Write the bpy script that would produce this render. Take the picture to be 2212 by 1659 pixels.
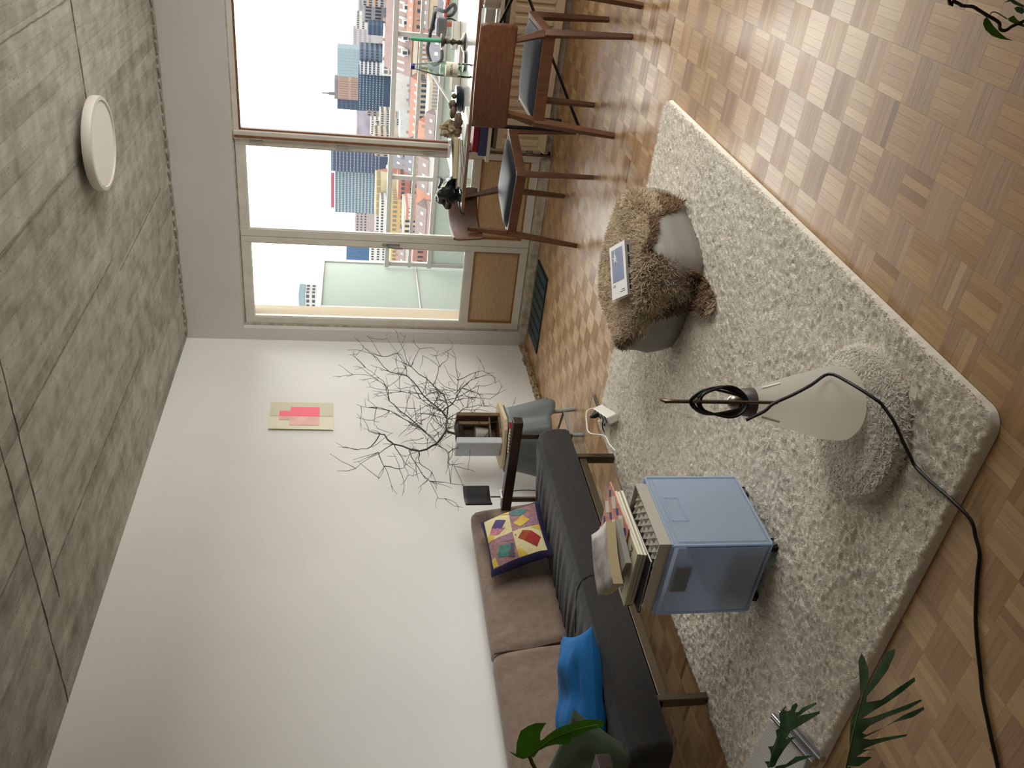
import bpy, bmesh, math, random
import numpy as np
from mathutils import Vector, Matrix, geometry, noise

S = bpy.context.scene
COL = S.collection
for o in list(bpy.data.objects):
    bpy.data.objects.remove(o)
PI = math.pi

# ------------------------------------------------------------------ camera
# the photo is a portrait frame lying on its side: the room's "up" points to picture left
CAM = Vector((3.490, -5.832, 1.363))
YAW, PITCH, ROLL = [math.radians(a) for a in (33.501, 10.559, -0.890)]
fwd = Vector((-math.sin(YAW) * math.cos(PITCH), math.cos(YAW) * math.cos(PITCH), -math.sin(PITCH)))
rgt = Vector((math.cos(YAW), math.sin(YAW), 0))
dwn = fwd.cross(rgt)
c_, s_ = math.cos(ROLL), math.sin(ROLL)
rgt, dwn = c_ * rgt + s_ * dwn, -s_ * rgt + c_ * dwn
cam_d = bpy.data.cameras.new('camera')
cam_d.sensor_width = 36.0
cam_d.lens = 30.194
cam_d.clip_start, cam_d.clip_end = 0.05, 9000
cam = bpy.data.objects.new('camera', cam_d)
COL.objects.link(cam)
m3 = Matrix((dwn, rgt, -fwd)).transposed()
cam.matrix_world = Matrix.Translation(CAM) @ m3.to_4x4()
S.camera = cam

# ------------------------------------------------------------------ world, light, exposure
W = bpy.data.worlds.new('overcast_sky')
S.world = W
W.use_nodes = True
bg = W.node_tree.nodes['Background']
bg.inputs[0].default_value = (1.0, 0.99, 0.97, 1)
bg.inputs[1].default_value = 1.0
S.view_settings.view_transform = 'Standard'
S.view_settings.look = 'None'
S.view_settings.gamma = 1.0
S.view_settings.use_curve_mapping = False
S.view_settings.exposure = 2.97
S.cycles.max_bounces = 10
S.cycles.diffuse_bounces = 6
S.cycles.transparent_max_bounces = 16
S.cycles.use_denoising = True
pl = bpy.data.lights.new('window_portal', 'AREA')
pl.shape = 'RECTANGLE'
pl.size, pl.size_y = 4.3, 2.3
pl.cycles.is_portal = True
po = bpy.data.objects.new('window_portal', pl)
COL.objects.link(po)
po.location = (2.2, 0.30, 1.1)
po.rotation_euler = (math.radians(-90), 0, 0)

pl2 = bpy.data.lights.new('side_window_portal', 'AREA')
pl2.shape = 'RECTANGLE'
pl2.size, pl2.size_y = 1.75, 3.3
pl2.cycles.is_portal = True
po2 = bpy.data.objects.new('side_window_portal', pl2)
COL.objects.link(po2)
po2.location = (4.69, -2.1, 1.31)
po2.rotation_euler = (0, math.radians(90), 0)

# ------------------------------------------------------------------ helpers
def lin(c):
    return tuple(((v / 255) / 12.92 if v / 255 <= .04045 else ((v / 255 + .055) / 1.055) ** 2.4) for v in c)

def mat(name, rgb, rough=.6, metal=0, var=0, vscale=8, bump=0, bscale=60, rgb2=None, stretch=None,
        coat=0, spec=.5, trans=0, sheen=0, coord='Object', detail=4, alpha=None, emis=0):
    m = bpy.data.materials.new(name)
    m.use_nodes = True
    nt = m.node_tree
    b = nt.nodes['Principled BSDF']
    col = lin(rgb) + (1,)
    b.inputs['Base Color'].default_value = col
    b.inputs['Roughness'].default_value = rough
    b.inputs['Metallic'].default_value = metal
    b.inputs['Specular IOR Level'].default_value = spec
    b.inputs['Coat Weight'].default_value = coat
    b.inputs['Transmission Weight'].default_value = trans
    b.inputs['Sheen Weight'].default_value = sheen
    if var or bump:
        tc = nt.nodes.new('ShaderNodeTexCoord')
        mp = nt.nodes.new('ShaderNodeMapping')
        nt.links.new(tc.outputs[coord], mp.inputs[0])
        if stretch: mp.inputs['Scale'].default_value = stretch
    if var:
        n = nt.nodes.new('ShaderNodeTexNoise')
        n.inputs['Scale'].default_value = vscale
        n.inputs['Detail'].default_value = detail
        nt.links.new(mp.outputs[0], n.inputs[0])
        r = nt.nodes.new('ShaderNodeValToRGB')
        r.color_ramp.elements[0].position = .3
        r.color_ramp.elements[1].position = .7
        if rgb2 is None: rgb2 = tuple(max(0, v * (1 - var)) for v in rgb)
        r.color_ramp.elements[0].color = lin(rgb2) + (1,)
        r.color_ramp.elements[1].color = col
        nt.links.new(n.outputs[0], r.inputs[0])
        nt.links.new(r.outputs[0], b.inputs['Base Color'])
    if bump:
        n2 = nt.nodes.new('ShaderNodeTexNoise')
        n2.inputs['Scale'].default_value = bscale
        n2.inputs['Detail'].default_value = 5
        nt.links.new(mp.outputs[0], n2.inputs[0])
        bp = nt.nodes.new('ShaderNodeBump')
        bp.inputs['Strength'].default_value = bump
        bp.inputs['Distance'].default_value = .01
        nt.links.new(n2.outputs[0], bp.inputs['Height'])
        nt.links.new(bp.outputs[0], b.inputs['Normal'])
    return m

def add_trans(m, fac):
    """thin fibres, leaves and opal plastic let part of the light through"""
    nt = m.node_tree; b = nt.nodes['Principled BSDF']; out = nt.nodes['Material Output']
    t = nt.nodes.new('ShaderNodeBsdfTranslucent'); mx = nt.nodes.new('ShaderNodeMixShader'); mx.inputs[0].default_value = fac
    bc = b.inputs['Base Color']
    if bc.is_linked: nt.links.new(bc.links[0].from_socket, t.inputs[0])
    else: t.inputs[0].default_value = bc.default_value
    nt.links.new(b.outputs[0], mx.inputs[1]); nt.links.new(t.outputs[0], mx.inputs[2]); nt.links.new(mx.outputs[0], out.inputs[0])
    return m

def pane_mat(name, tint=(250, 250, 248), refl=.08, frost=0.0):
    m = bpy.data.materials.new(name)
    m.use_nodes = True
    nt = m.node_tree
    nt.nodes.clear()
    out = nt.nodes.new('ShaderNodeOutputMaterial')
    tr = nt.nodes.new('ShaderNodeBsdfTransparent')
    tr.inputs[0].default_value = lin(tint) + (1,)
    gl = nt.nodes.new('ShaderNodeBsdfGlossy')
    gl.inputs['Roughness'].default_value = .02
    mx = nt.nodes.new('ShaderNodeMixShader')
    fr = nt.nodes.new('ShaderNodeFresnel')
    fr.inputs[0].default_value = 1.35
    nt.links.new(fr.outputs[0], mx.inputs[0])
    nt.links.new(tr.outputs[0], mx.inputs[1])
    nt.links.new(gl.outputs[0], mx.inputs[2])
    last = mx
    if frost:
        tl = nt.nodes.new('ShaderNodeBsdfTranslucent')
        tl.inputs[0].default_value = lin(tint) + (1,)
        df = nt.nodes.new('ShaderNodeBsdfDiffuse')
        df.inputs[0].default_value = lin(tint) + (1,)
        m1 = nt.nodes.new('ShaderNodeMixShader'); m1.inputs[0].default_value = .35
        nt.links.new(tl.outputs[0], m1.inputs[1]); nt.links.new(df.outputs[0], m1.inputs[2])
        m2 = nt.nodes.new('ShaderNodeMixShader'); m2.inputs[0].default_value = frost
        nt.links.new(mx.outputs[0], m2.inputs[1]); nt.links.new(m1.outputs[0], m2.inputs[2])
        last = m2
    nt.links.new(last.outputs[0], out.inputs[0])
    return m

class MB:
    def __init__(s): s.v = []; s.f = []; s.mi = []; s.uv = {}
    def add(s, vs, fs, mi=0):
        n = len(s.v); s.v += [tuple(p) for p in vs]
        for f in fs: s.f.append(tuple(i + n for i in f)); s.mi.append(mi)
        return s
    def box(s, x0, x1, y0, y1, z0, z1, mi=0):
        v = [(x0, y0, z0), (x1, y0, z0), (x1, y1, z0), (x0, y1, z0), (x0, y0, z1), (x1, y0, z1), (x1, y1, z1), (x0, y1, z1)]
        return s.add(v, [(3, 2, 1, 0), (4, 5, 6, 7), (0, 1, 5, 4), (1, 2, 6, 5), (2, 3, 7, 6), (3, 0, 4, 7)], mi)
    def bar(s, p, q, w, h, up=(0, 0, 1), w2=None, h2=None, mi=0):
        p, q, up = Vector(p), Vector(q), Vector(up)
        d = (q - p).normalized()
        a = d.cross(up)
        if a.length < 1e-4: a = d.cross(Vector((0, 1, 0)))
        a.normalize(); b = a.cross(d)
        w2 = w if w2 is None else w2; h2 = h if h2 is None else h2
        v = []
        for c, ww, hh in ((p, w, h), (q, w2, h2)):
            for sx, sy in ((-1, -1), (1, -1), (1, 1), (-1, 1)): v.append(c + a * sx * ww / 2 + b * sy * hh / 2)
        return s.add(v, [(3, 2, 1, 0), (4, 5, 6, 7), (0, 1, 5, 4), (1, 2, 6, 5), (2, 3, 7, 6), (3, 0, 4, 7)], mi)
    def tube(s, pts, r, n=8, closed=False, caps=True, mi=0):
        P = [Vector(p) for p in pts]; k = len(P)
        rs = r if isinstance(r, (list, tuple)) else [r] * k
        prev = None; base = len(s.v); fs = []; vs = []
        for i in range(k):
            if closed: d = P[(i + 1) % k] - P[i - 1]
            else: d = P[min(i + 1, k - 1)] - P[max(i - 1, 0)]
            if d.length < 1e-9: d = Vector((0, 0, 1))
            d.normalize()
            if prev is None:
                a = d.cross(Vector((0, 0, 1)))
                if a.length < .1: a = d.cross(Vector((1, 0, 0)))
            else: a = prev - d * prev.dot(d)
            a.normalize(); prev = a; b = d.cross(a)
            for j in range(n):
                t = 2 * PI * j / n
                vs.append(P[i] + (a * math.cos(t) + b * math.sin(t)) * rs[i])
        for i in range(k if closed else k - 1):
            for j in range(n):
                i2 = (i + 1) % k
                fs.append((i * n + j, i * n + (j + 1) % n, i2 * n + (j + 1) % n, i2 * n + j))
        if caps and not closed:
            fs.append(tuple(range(n - 1, -1, -1))); fs.append(tuple((k - 1) * n + j for j in range(n)))
        return s.add(vs, fs, mi)
    def lathe(s, prof, n=24, o=(0, 0, 0), mi=0, sx=1, sy=1):
        vs = []; fs = []; k = len(prof)
        for r, z in prof:
            for j in range(n):
                t = 2 * PI * j / n
                vs.append((o[0] + r * sx * math.cos(t), o[1] + r * sy * math.sin(t), o[2] + z))
        for i in range(k - 1):
            for j in range(n): fs.append((i * n + j, i * n + (j + 1) % n, (i + 1) * n + (j + 1) % n, (i + 1) * n + j))
        if prof[0][0] > 1e-5: fs.append(tuple(range(n - 1, -1, -1)))
        if prof[-1][0] > 1e-5: fs.append(tuple((k - 1) * n + j for j in range(n)))
        return s.add(vs, fs, mi)
    def prism(s, poly, h, M=None, mi=0):
        n = len(poly); vs = [Vector((p[0], p[1], 0)) for p in poly] + [Vector((p[0], p[1], h)) for p in poly]
        if M is not None: vs = [M @ v for v in vs]
        return s.add(vs, [tuple(range(n - 1, -1, -1)), tuple(range(n, 2 * n))] + [(i, (i + 1) % n, n + (i + 1) % n, n + i) for i in range(n)], mi)
    def grid(s, fn, nu, nv, mi=0, closeu=False):
        vs = [fn(i / (nu if closeu else nu - 1), j / (nv - 1)) for i in range(nu) for j in range(nv)]
        fs = [(i * nv + j, ((i + 1) % nu) * nv + j, ((i + 1) % nu) * nv + j + 1, i * nv + j + 1) for i in range(nu if closeu else nu - 1) for j in range(nv - 1)]
        return s.add(vs, fs, mi)
    def blob(s, c, r, seed=0, amp=.15, nu=16, nv=10, fq=2.0, mi=0):
        rr = r if isinstance(r, (tuple, list)) else (r, r, r)
        def fn(u, v):
            th = 2 * PI * u; ph = PI * v
            d = Vector((math.sin(ph) * math.cos(th), math.sin(ph) * math.sin(th), -math.cos(ph)))
            k = 1 + amp * noise.noise(d * fq + Vector((seed * 7.3, seed * 1.7, 0)))
            return (c[0] + d.x * rr[0] * k, c[1] + d.y * rr[1] * k, c[2] + d.z * rr[2] * k)
        return s.grid(fn, nu, nv, mi, closeu=True)
    def xf(s, M):
        s.v = [tuple(M @ Vector(p)) for p in s.v]; return s
    def mesh(s, name, mats, smooth=False, ang=40):
        me = bpy.data.meshes.new(name)
        me.from_pydata(s.v, [], s.f)
        for m in (mats if isinstance(mats, (list, tuple)) else [mats]): me.materials.append(m)
        if any(s.mi): me.polygons.foreach_set('material_index', s.mi)
        if smooth:
            me.polygons.foreach_set('use_smooth', [True] * len(me.polygons))
            me.set_sharp_from_angle(angle=math.radians(ang))
        me.update()
        return me

def tag(o, label=None, cat=None, group=None, kind=None):
    if label: o['label'] = label
    if cat: o['category'] = cat
    if group: o['group'] = group
    if kind: o['kind'] = kind
    return o

def put(name, me, parent=None, loc=(0, 0, 0), rot=(0, 0, 0), bevel=0, seg=2):
    o = bpy.data.objects.new(name, me)
    COL.objects.link(o)
    o.parent = parent
    o.location = loc; o.rotation_euler = rot
    if bevel:
        md = o.modifiers.new('bevel', 'BEVEL'); md.width = bevel; md.segments = seg
        md.limit_method = 'ANGLE'; md.angle_limit = math.radians(40)
    return o

def part(name, mb, mats, parent=None, smooth=False, bevel=0, ang=40, label=None, seg=2, world=False, loc=(0, 0, 0), rot=(0, 0, 0)):
    if world and parent is not None:
        r = parent
        while r.parent: r = r.parent
        mb.xf(r.matrix_basis.inverted())
    o = put(name, mb.mesh(name, mats, smooth, ang), parent, loc, rot, bevel, seg)
    if label: o['label'] = label
    return o

def thing(name, label, cat, loc=(0, 0, 0), rotz=0, group=None):
    o = bpy.data.objects.new(name, None)
    COL.objects.link(o)
    o.empty_display_size = .1
    o.location = loc; o.rotation_euler = (0, 0, rotz)
    return tag(o, label, cat, group)

def solo(name, mb, mats, label, cat, loc=(0, 0, 0), rot=(0, 0, 0), group=None, **k):
    o = part(name, mb, mats, None, loc=loc, rot=rot, **k)
    return tag(o, label, cat, group)

def struct(name, mb, mats, parent=None, **k):
    o = part(name, mb, mats, parent, **k)
    if parent is None: o['kind'] = 'structure'
    return o

def dup(root, label=None, loc=None, rotz=None, group=None):
    def cp(o, par):
        c = o.copy(); COL.objects.link(c); c.parent = par
        for ch in o.children: cp(ch, c)
        return c
    r = cp(root, None)
    if label: r['label'] = label
    if group: r['group'] = group
    if loc is not None: r.location = loc
    if rotz is not None: r.rotation_euler = (0, 0, rotz)
    return r

def text_mb(txt, size, depth=.0006):
    cu = bpy.data.curves.new('lettering', 'FONT')
    cu.body = txt; cu.size = size; cu.extrude = depth; cu.align_x = 'CENTER'; cu.align_y = 'CENTER'; cu.resolution_u = 3
    o = bpy.data.objects.new('lettering', cu); COL.objects.link(o)
    dg = bpy.context.evaluated_depsgraph_get()
    me = bpy.data.meshes.new_from_object(o.evaluated_get(dg))
    b = MB(); b.add([v.co[:] for v in me.vertices], [tuple(p.vertices) for p in me.polygons])
    bpy.data.objects.remove(o); bpy.data.curves.remove(cu); bpy.data.meshes.remove(me)
    return b

def flat_leaf(pts, mid=None, th=.0006, cup=.012):
    """a leaf blade from an outline that lies on its own plane in the room, given a cupped section and real thickness"""
    P = [Vector(p) for p in pts]
    n = Vector((0, 0, 0))
    for i in range(len(P)): n += (P[i] - P[0]).cross(P[(i + 1) % len(P)] - P[0])
    n.normalize()
    if n.dot(CAM - P[0]) < 0: n = -n
    c = sum(P, Vector()) / len(P)
    R = max((p - c).length for p in P)
    Q = [p - n * cup * ((p - c).length / R) ** 2 for p in P]
    tris = geometry.tessellate_polygon([P])
    mb = MB(); k = len(P)
    vs = [q + n * th for q in Q] + [q - n * th for q in Q]
    fs = []
    for t in tris:
        a, b, d = t
        if (P[b] - P[a]).cross(P[d] - P[a]).dot(n) < 0: a, d = d, a
        fs.append((a, b, d)); fs.append((d + k, b + k, a + k))
    for i in range(k): fs.append((i, (i + 1) % k, k + (i + 1) % k, k + i))
    mb.add(vs, fs)
    return mb

RND = random.Random(11)
M = {}
def mk(k, *a, **kw): M[k] = mat(k, *a, **kw); return M[k]
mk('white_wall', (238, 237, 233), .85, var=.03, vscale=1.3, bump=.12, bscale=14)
mk('lintel_wall', (214, 210, 206), .85, var=.03, vscale=2, bump=.1, bscale=30)  # white wall paint too; the shade on it is put into this darker colour
mk('frame_white', (222, 217, 206), .45, var=.06, vscale=9, bump=.05, bscale=90)
mk('frame_brown', (140, 92, 62), .5, var=.2, vscale=20)
mk('panel_oak', (206, 178, 138), .5, var=.18, vscale=6, stretch=(2, 2, 22), rgb2=(182, 150, 110))
mk('worn_white', (206, 199, 184), .7, var=.3, vscale=18, rgb2=(150, 140, 122), bump=.3, bscale=40)
mk('rubble', (196, 172, 134), .95, var=.35, vscale=30, bump=.6, bscale=60, rgb2=(120, 104, 84))
mk('radiator', (214, 194, 164), .4)
mk('metal_dark', (34, 32, 32), .4, .6)
mk('chrome', (200, 200, 200), .12, 1)
mk('steel', (160, 156, 148), .35, 1)
mk('steel_brown', (112, 102, 86), .38, .9)
mk('black', (13, 13, 14), .5, spec=.3)
mk('black_soft', (17, 17, 20), .7)
mk('walnut', (112, 72, 44), .42, var=.3, vscale=7, stretch=(12, 12, 1.2), rgb2=(82, 50, 30))
mk('walnut_back', (112, 72, 48), .38, var=.2, vscale=9, stretch=(1.5, 14, 14), rgb2=(84, 50, 34))
mk('arm_wood', (62, 44, 36), .35, var=.3, vscale=8, stretch=(1.5, 14, 14), rgb2=(42, 29, 25))
mk('navy_leather', (36, 40, 54), .55, bump=.05, bscale=200)
mk('white_plastic', (226, 224, 216), .4)
mk('white_gloss', (232, 232, 230), .12, coat=.4)
mk('paper', (232, 228, 214), .8)
mk('cream_paper', (205, 186, 146), .85, var=.1, vscale=60, stretch=(1, 1, 40))
# ------------------------------------------------------------------ floor of mosaic parquet
def parquet_mat():
    m = bpy.data.materials.new('oak_parquet'); m.use_nodes = True
    nt = m.node_tree; N = nt.nodes; L = nt.links
    b = N['Principled BSDF']
    uv = N.new('ShaderNodeUVMap'); uv.uv_map = 'grain'
    mp = N.new('ShaderNodeMapping'); mp.inputs['Scale'].default_value = (7, 130, 1)
    L.new(uv.outputs[0], mp.inputs[0])
    n1 = N.new('ShaderNodeTexNoise'); n1.inputs['Scale'].default_value = 1; n1.inputs['Detail'].default_value = 6; n1.inputs['Distortion'].default_value = .6
    L.new(mp.outputs[0], n1.inputs[0])
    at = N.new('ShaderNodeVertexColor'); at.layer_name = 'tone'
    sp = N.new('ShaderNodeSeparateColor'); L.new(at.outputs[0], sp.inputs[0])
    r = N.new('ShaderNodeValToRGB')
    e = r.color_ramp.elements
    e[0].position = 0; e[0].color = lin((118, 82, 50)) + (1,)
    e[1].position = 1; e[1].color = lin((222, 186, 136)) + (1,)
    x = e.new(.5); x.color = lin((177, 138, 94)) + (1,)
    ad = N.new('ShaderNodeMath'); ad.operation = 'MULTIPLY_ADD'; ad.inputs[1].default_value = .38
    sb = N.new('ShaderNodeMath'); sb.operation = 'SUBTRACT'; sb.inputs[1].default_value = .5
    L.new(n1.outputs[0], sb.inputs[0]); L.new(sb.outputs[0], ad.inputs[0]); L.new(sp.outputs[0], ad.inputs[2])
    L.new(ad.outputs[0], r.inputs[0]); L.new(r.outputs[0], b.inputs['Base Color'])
    b.inputs['Roughness'].default_value = .33
    b.inputs['Specular IOR Level'].default_value = .6
    b.inputs['Coat Weight'].default_value = .35
    b.inputs['Coat Roughness'].default_value = .22
    b.inputs['Anisotropic'].default_value = .55
    b.inputs['Anisotropic Rotation'].default_value = .25
    tg = N.new('ShaderNodeTangent'); tg.direction_type = 'UV_MAP'; tg.uv_map = 'grain'
    L.new(tg.outputs[0], b.inputs['Tangent'])
    bp = N.new('ShaderNodeBump'); bp.inputs['Strength'].default_value = .12; bp.inputs['Distance'].default_value = .004
    L.new(n1.outputs[0], bp.inputs['Height']); L.new(bp.outputs[0], b.inputs['Normal'])
    return m
M['parquet'] = parquet_mat()
TS, GANG = .12, math.radians(.713)
GE = Vector((math.sin(GANG), -math.cos(GANG), 0)); GN = Vector((math.cos(GANG), math.sin(GANG), 0))
GO = Vector((2.750, -1.986, 0))

def strip_quads(x0, x1, y0, y1, d, tone, off, z1, z0, V, F, UV, TN):
    """one oak finger: top and four sides, d = 0 grain along x, 1 along y"""
    g = .00018; x0 += g; x1 -= g; y0 += g; y1 -= g; c = .0006
    n = len(V)
    V += [(x0, y0, z0), (x1, y0, z0), (x1, y1, z0), (x0, y1, z0), (x0, y0, z1), (x1, y0, z1), (x1, y1, z1), (x0, y1, z1)]
    for f in ((4, 5, 6, 7), (0, 1, 5, 4), (1, 2, 6, 5), (2, 3, 7, 6), (3, 0, 4, 7)):
        F.append(tuple(n + i for i in f))
        for i in f:
            p = V[n + i]
            UV.append(((p[1] + off, p[0] + off * 1.7 + p[2]) if d else (p[0] + off, p[1] + off * 1.7 + p[2])))
            TN.append(tone)

def strip_mesh(name, V, F, UV, TN):
    me = bpy.data.meshes.new(name); me.from_pydata(V, [], F); me.materials.append(M['parquet'])
    u = me.uv_layers.new(name='grain'); u.data.foreach_set('uv', np.array(UV, 'f').ravel())
    a = me.color_attributes.new('tone', 'FLOAT_COLOR', 'CORNER')
    t = np.array(TN, 'f'); a.data.foreach_set('color', np.stack([t, t, t, np.ones_like(t)], 1).ravel())
    me.update(); return me

def block_strips(d, rr, base):
    out = []
    for k in range(5):
        tone = base + rr.gauss(0, .085) + (.12 if rr.random() < .06 else 0)
        a, b = k * TS / 5, (k + 1) * TS / 5
        out.append(((a, b, 0, TS) if d else (0, TS, a, b), tone, rr.uniform(0, 50)))
    return out

fl = struct('floor', MB().box(0, 4.4, -7, 0, -.12, -.008), mat('floor_screed', (70, 52, 36), .9))
cells = []
for i in range(-19, 52):
    for j in range(-25, 16):
        p = GO + TS * ((i + .5) * GE + (j + .5) * GN)
        if -.05 < p.x < 4.42 and -7.02 < p.y < .12:
            q = m3.transposed() @ (p - CAM)
            vis = False
            if q.z < -.2:
                px, py = 1106 + 1855.26 * q.x / -q.z, 829.5 - 1855.26 * q.y / -q.z
                vis = -40 < px < 2250 and -40 < py < 1700
            if .85 < p.x < 2.5 and -4.45 < p.y < -2.2: vis = False
            cells.append(((p - CAM).length if vis else 99 + (p - CAM).length, i, j))
cells.sort()
rr = random.Random(5)
variants = {}
for d in (0, 1):
    for k in range(14):
        V, F, UV, TN = [], [], [], []
        bt = (.64 if d else .42) + rr.gauss(0, .05)  # sheen that changes with grain direction is put into the base tone
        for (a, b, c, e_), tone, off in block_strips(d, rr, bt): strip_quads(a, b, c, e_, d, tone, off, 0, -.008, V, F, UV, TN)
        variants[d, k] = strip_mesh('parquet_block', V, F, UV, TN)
    for k in range(24):
        V, F, UV, TN = [], [], [], []
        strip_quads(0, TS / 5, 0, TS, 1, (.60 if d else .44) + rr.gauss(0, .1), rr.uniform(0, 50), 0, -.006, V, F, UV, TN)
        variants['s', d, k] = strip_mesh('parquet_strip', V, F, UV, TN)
V, F, UV, TN = [], [], [], []
bb = MB().box(.0004, TS - .0004, .0004, TS - .0004, -.008, -.006).mesh('parquet_block', mat('parquet_backing', (64, 44, 28), .9))
ca, sa = math.cos(GANG), math.sin(GANG)
for n, (dist, i, j) in enumerate(cells):
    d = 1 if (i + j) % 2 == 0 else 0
    o0 = GO + TS * ((i + 1) * GE + j * GN)
    if n < 60:
        blk = put('parquet_block', bb, fl, o0, (0, 0, GANG))
        for k in range(5):
            me = variants['s', d, rr.randrange(24)]
            if d: put('parquet_strip', me, blk, (k * TS / 5, 0, 0))
            else: put('parquet_strip', me, blk, (0, (k + 1) * TS / 5, 0), (0, 0, -PI / 2))
    elif n < 300 and dist < 99:
        put('parquet_block', variants[d, rr.randrange(14)], fl, o0, (0, 0, GANG))
    else:
        n0 = len(V)
        for (a, b, c, e_), tone, off in block_strips(d, rr, (.64 if d else .42) + rr.gauss(0, .05)): strip_quads(a, b, c, e_, d, tone, off, 0, -.008, V, F, UV, TN)  # same directional sheen carried as lighter and darker blocks
        for k in range(n0, len(V)):
            x, y, z = V[k]; V[k] = (o0.x + x * ca - y * sa, o0.y + x * sa + y * ca, z)
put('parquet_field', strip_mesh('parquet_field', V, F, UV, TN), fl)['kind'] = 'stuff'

# ------------------------------------------------------------------ room shell
CH = 2.587
struct('wall_left', MB().box(-.3, 0, -7.3, .3, -.12, CH + .15), M['white_wall'])
RWY0, RWY1, RWZ0, RWZ1 = -3.7, -.5, .45, 2.17     # unseen glazing, added to fill the room on signs of light from the right
struct('wall_right', MB().box(4.4, 4.7, -7.3, RWY0, -.12, CH + .15).box(4.4, 4.7, RWY1, .3, -.12, CH + .15).box(4.4, 4.7, RWY0, RWY1, -.12, RWZ0).box(4.4, 4.7, RWY0, RWY1, RWZ1, CH + .15), M['white_wall'])
w2_ = MB().box(4.45, 4.51, RWY0, RWY1, RWZ0, RWZ0 + .06).box(4.45, 4.51, RWY0, RWY1, RWZ1 - .06, RWZ1)
for k in range(5):
    y = RWY0 + (RWY1 - RWY0 - .06) * k / 4; w2_.box(4.45, 4.51, y, y + .06, RWZ0, RWZ1)
w2 = struct('window_2', w2_, M['frame_white'])
M['pane'] = pane_mat('clear_pane')
part('pane', MB().box(4.478, 4.483, RWY0, RWY1, RWZ0, RWZ1), M['pane'], w2)
struct('wall_near', MB().box(-.3, 4.7, -7.3, -7, -.12, CH + .15), mat('fill_cutting_taupe', (112, 103, 94), .85))  # unseen wall, coloured dark to cut the fill light at the near end
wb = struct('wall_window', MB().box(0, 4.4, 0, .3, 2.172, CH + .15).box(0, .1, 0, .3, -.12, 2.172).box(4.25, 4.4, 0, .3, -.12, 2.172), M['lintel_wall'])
part('sill_wall', MB().box(1.56, 4.25, .07, .3, -.12, .46), M['worn_white'], wb)

def concrete():
    m = mat('board_marked_concrete', (176, 172, 158), .9); nt = m.node_tree; N = nt.nodes; L = nt.links
    b = N['Principled BSDF']
    tc = N.new('ShaderNodeTexCoord'); sx = N.new('ShaderNodeSeparateXYZ'); L.new(tc.outputs['Object'], sx.inputs[0])
    def mth(op, a, v=None, w=None):
        n = N.new('ShaderNodeMath'); n.operation = op
        for i, q in enumerate((a, v, w)):
            if q is None: continue
            if isinstance(q, (int, float)): n.inputs[i].default_value = q
            else: L.new(q, n.inputs[i])
        return n.outputs[0]
    bx = mth('DIVIDE', sx.outputs[0], .081)
    bi = mth('FLOOR', bx); fr = mth('FRACT', bx)
    wn = N.new('ShaderNodeTexWhiteNoise'); wn.noise_dimensions = '1D'; L.new(bi, wn.inputs['W'])
    yo = mth('MULTIPLY_ADD', wn.outputs[0], 3.0, mth('DIVIDE', sx.outputs[1], 1.45))
    yi = mth('FLOOR', yo); yf = mth('FRACT', yo)
    w2 = N.new('ShaderNodeTexWhiteNoise'); w2.noise_dimensions = '2D'
    cv = N.new('ShaderNodeCombineXYZ'); L.new(bi, cv.inputs[0]); L.new(yi, cv.inputs[1]); L.new(cv.outputs[0], w2.inputs[0])
    n1 = N.new('ShaderNodeTexNoise'); n1.inputs['Scale'].default_value = 7; n1.inputs['Detail'].default_value = 8; n1.inputs['Roughness'].default_value = .65
    L.new(tc.outputs['Object'], n1.inputs[0])
    mp = N.new('ShaderNodeMapping'); mp.inputs['Scale'].default_value = (26, 3, 26); L.new(tc.outputs['Object'], mp.inputs[0])
    n2 = N.new('ShaderNodeTexNoise'); n2.inputs['Scale'].default_value = 2; n2.inputs['Detail'].default_value = 6; L.new(mp.outputs[0], n2.inputs[0])
    t = mth('MULTIPLY_ADD', w2.outputs[0], .16, mth('MULTIPLY_ADD', n1.outputs[0], .75, mth('MULTIPLY', n2.outputs[0], .3)))
    r = N.new('ShaderNodeValToRGB'); e = r.color_ramp.elements
    e[0].position = .38; e[0].color = lin((122, 118, 104)) + (1,); e[1].position = .82; e[1].color = lin((196, 193, 180)) + (1,)
    L.new(t, r.inputs[0])
    edge = mth('LESS_THAN', fr, .035)
    dk = N.new('ShaderNodeMixRGB'); dk.blend_type = 'MULTIPLY'; dk.inputs[2].default_value = (.74, .73, .72, 1)
    L.new(mth('MULTIPLY', edge, .8), dk.inputs[0]); L.new(r.outputs[0], dk.inputs[1])
    vo = N.new('ShaderNodeTexVoronoi'); vo.inputs['Scale'].default_value = 34; L.new(tc.outputs['Object'], vo.inputs[0])
    pit = mth('MULTIPLY', mth('LESS_THAN', vo.outputs[0], .16), mth('GREATER_THAN', n1.outputs[0], .56))
    d2 = N.new('ShaderNodeMixRGB'); d2.blend_type = 'MULTIPLY'; d2.inputs[2].default_value = (.55, .52, .48, 1)
    L.new(pit, d2.inputs[0]); L.new(dk.outputs[0], d2.inputs[1])
    L.new(d2.outputs[0], b.inputs['Base Color'])
    h = mth('MULTIPLY_ADD', edge, -.35, mth('MULTIPLY_ADD', w2.outputs[0], .35, mth('MULTIPLY_ADD', n2.outputs[0], .25, mth('MULTIPLY', pit, -.5))))
    bp = N.new('ShaderNodeBump'); bp.inputs['Strength'].default_value = .55; bp.inputs['Distance'].default_value = .006
    L.new(h, bp.inputs['Height']); L.new(bp.outputs[0], b.inputs['Normal'])
    return m
M['concrete'] = concrete()
ce = struct('ceiling', MB().box(0, 4.4, -7, 0, CH, CH + .15), M['concrete'])
M['seam'] = mat('seam_concrete', (130, 124, 110), .95, var=.3, vscale=30, bump=.5, bscale=80)
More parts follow.
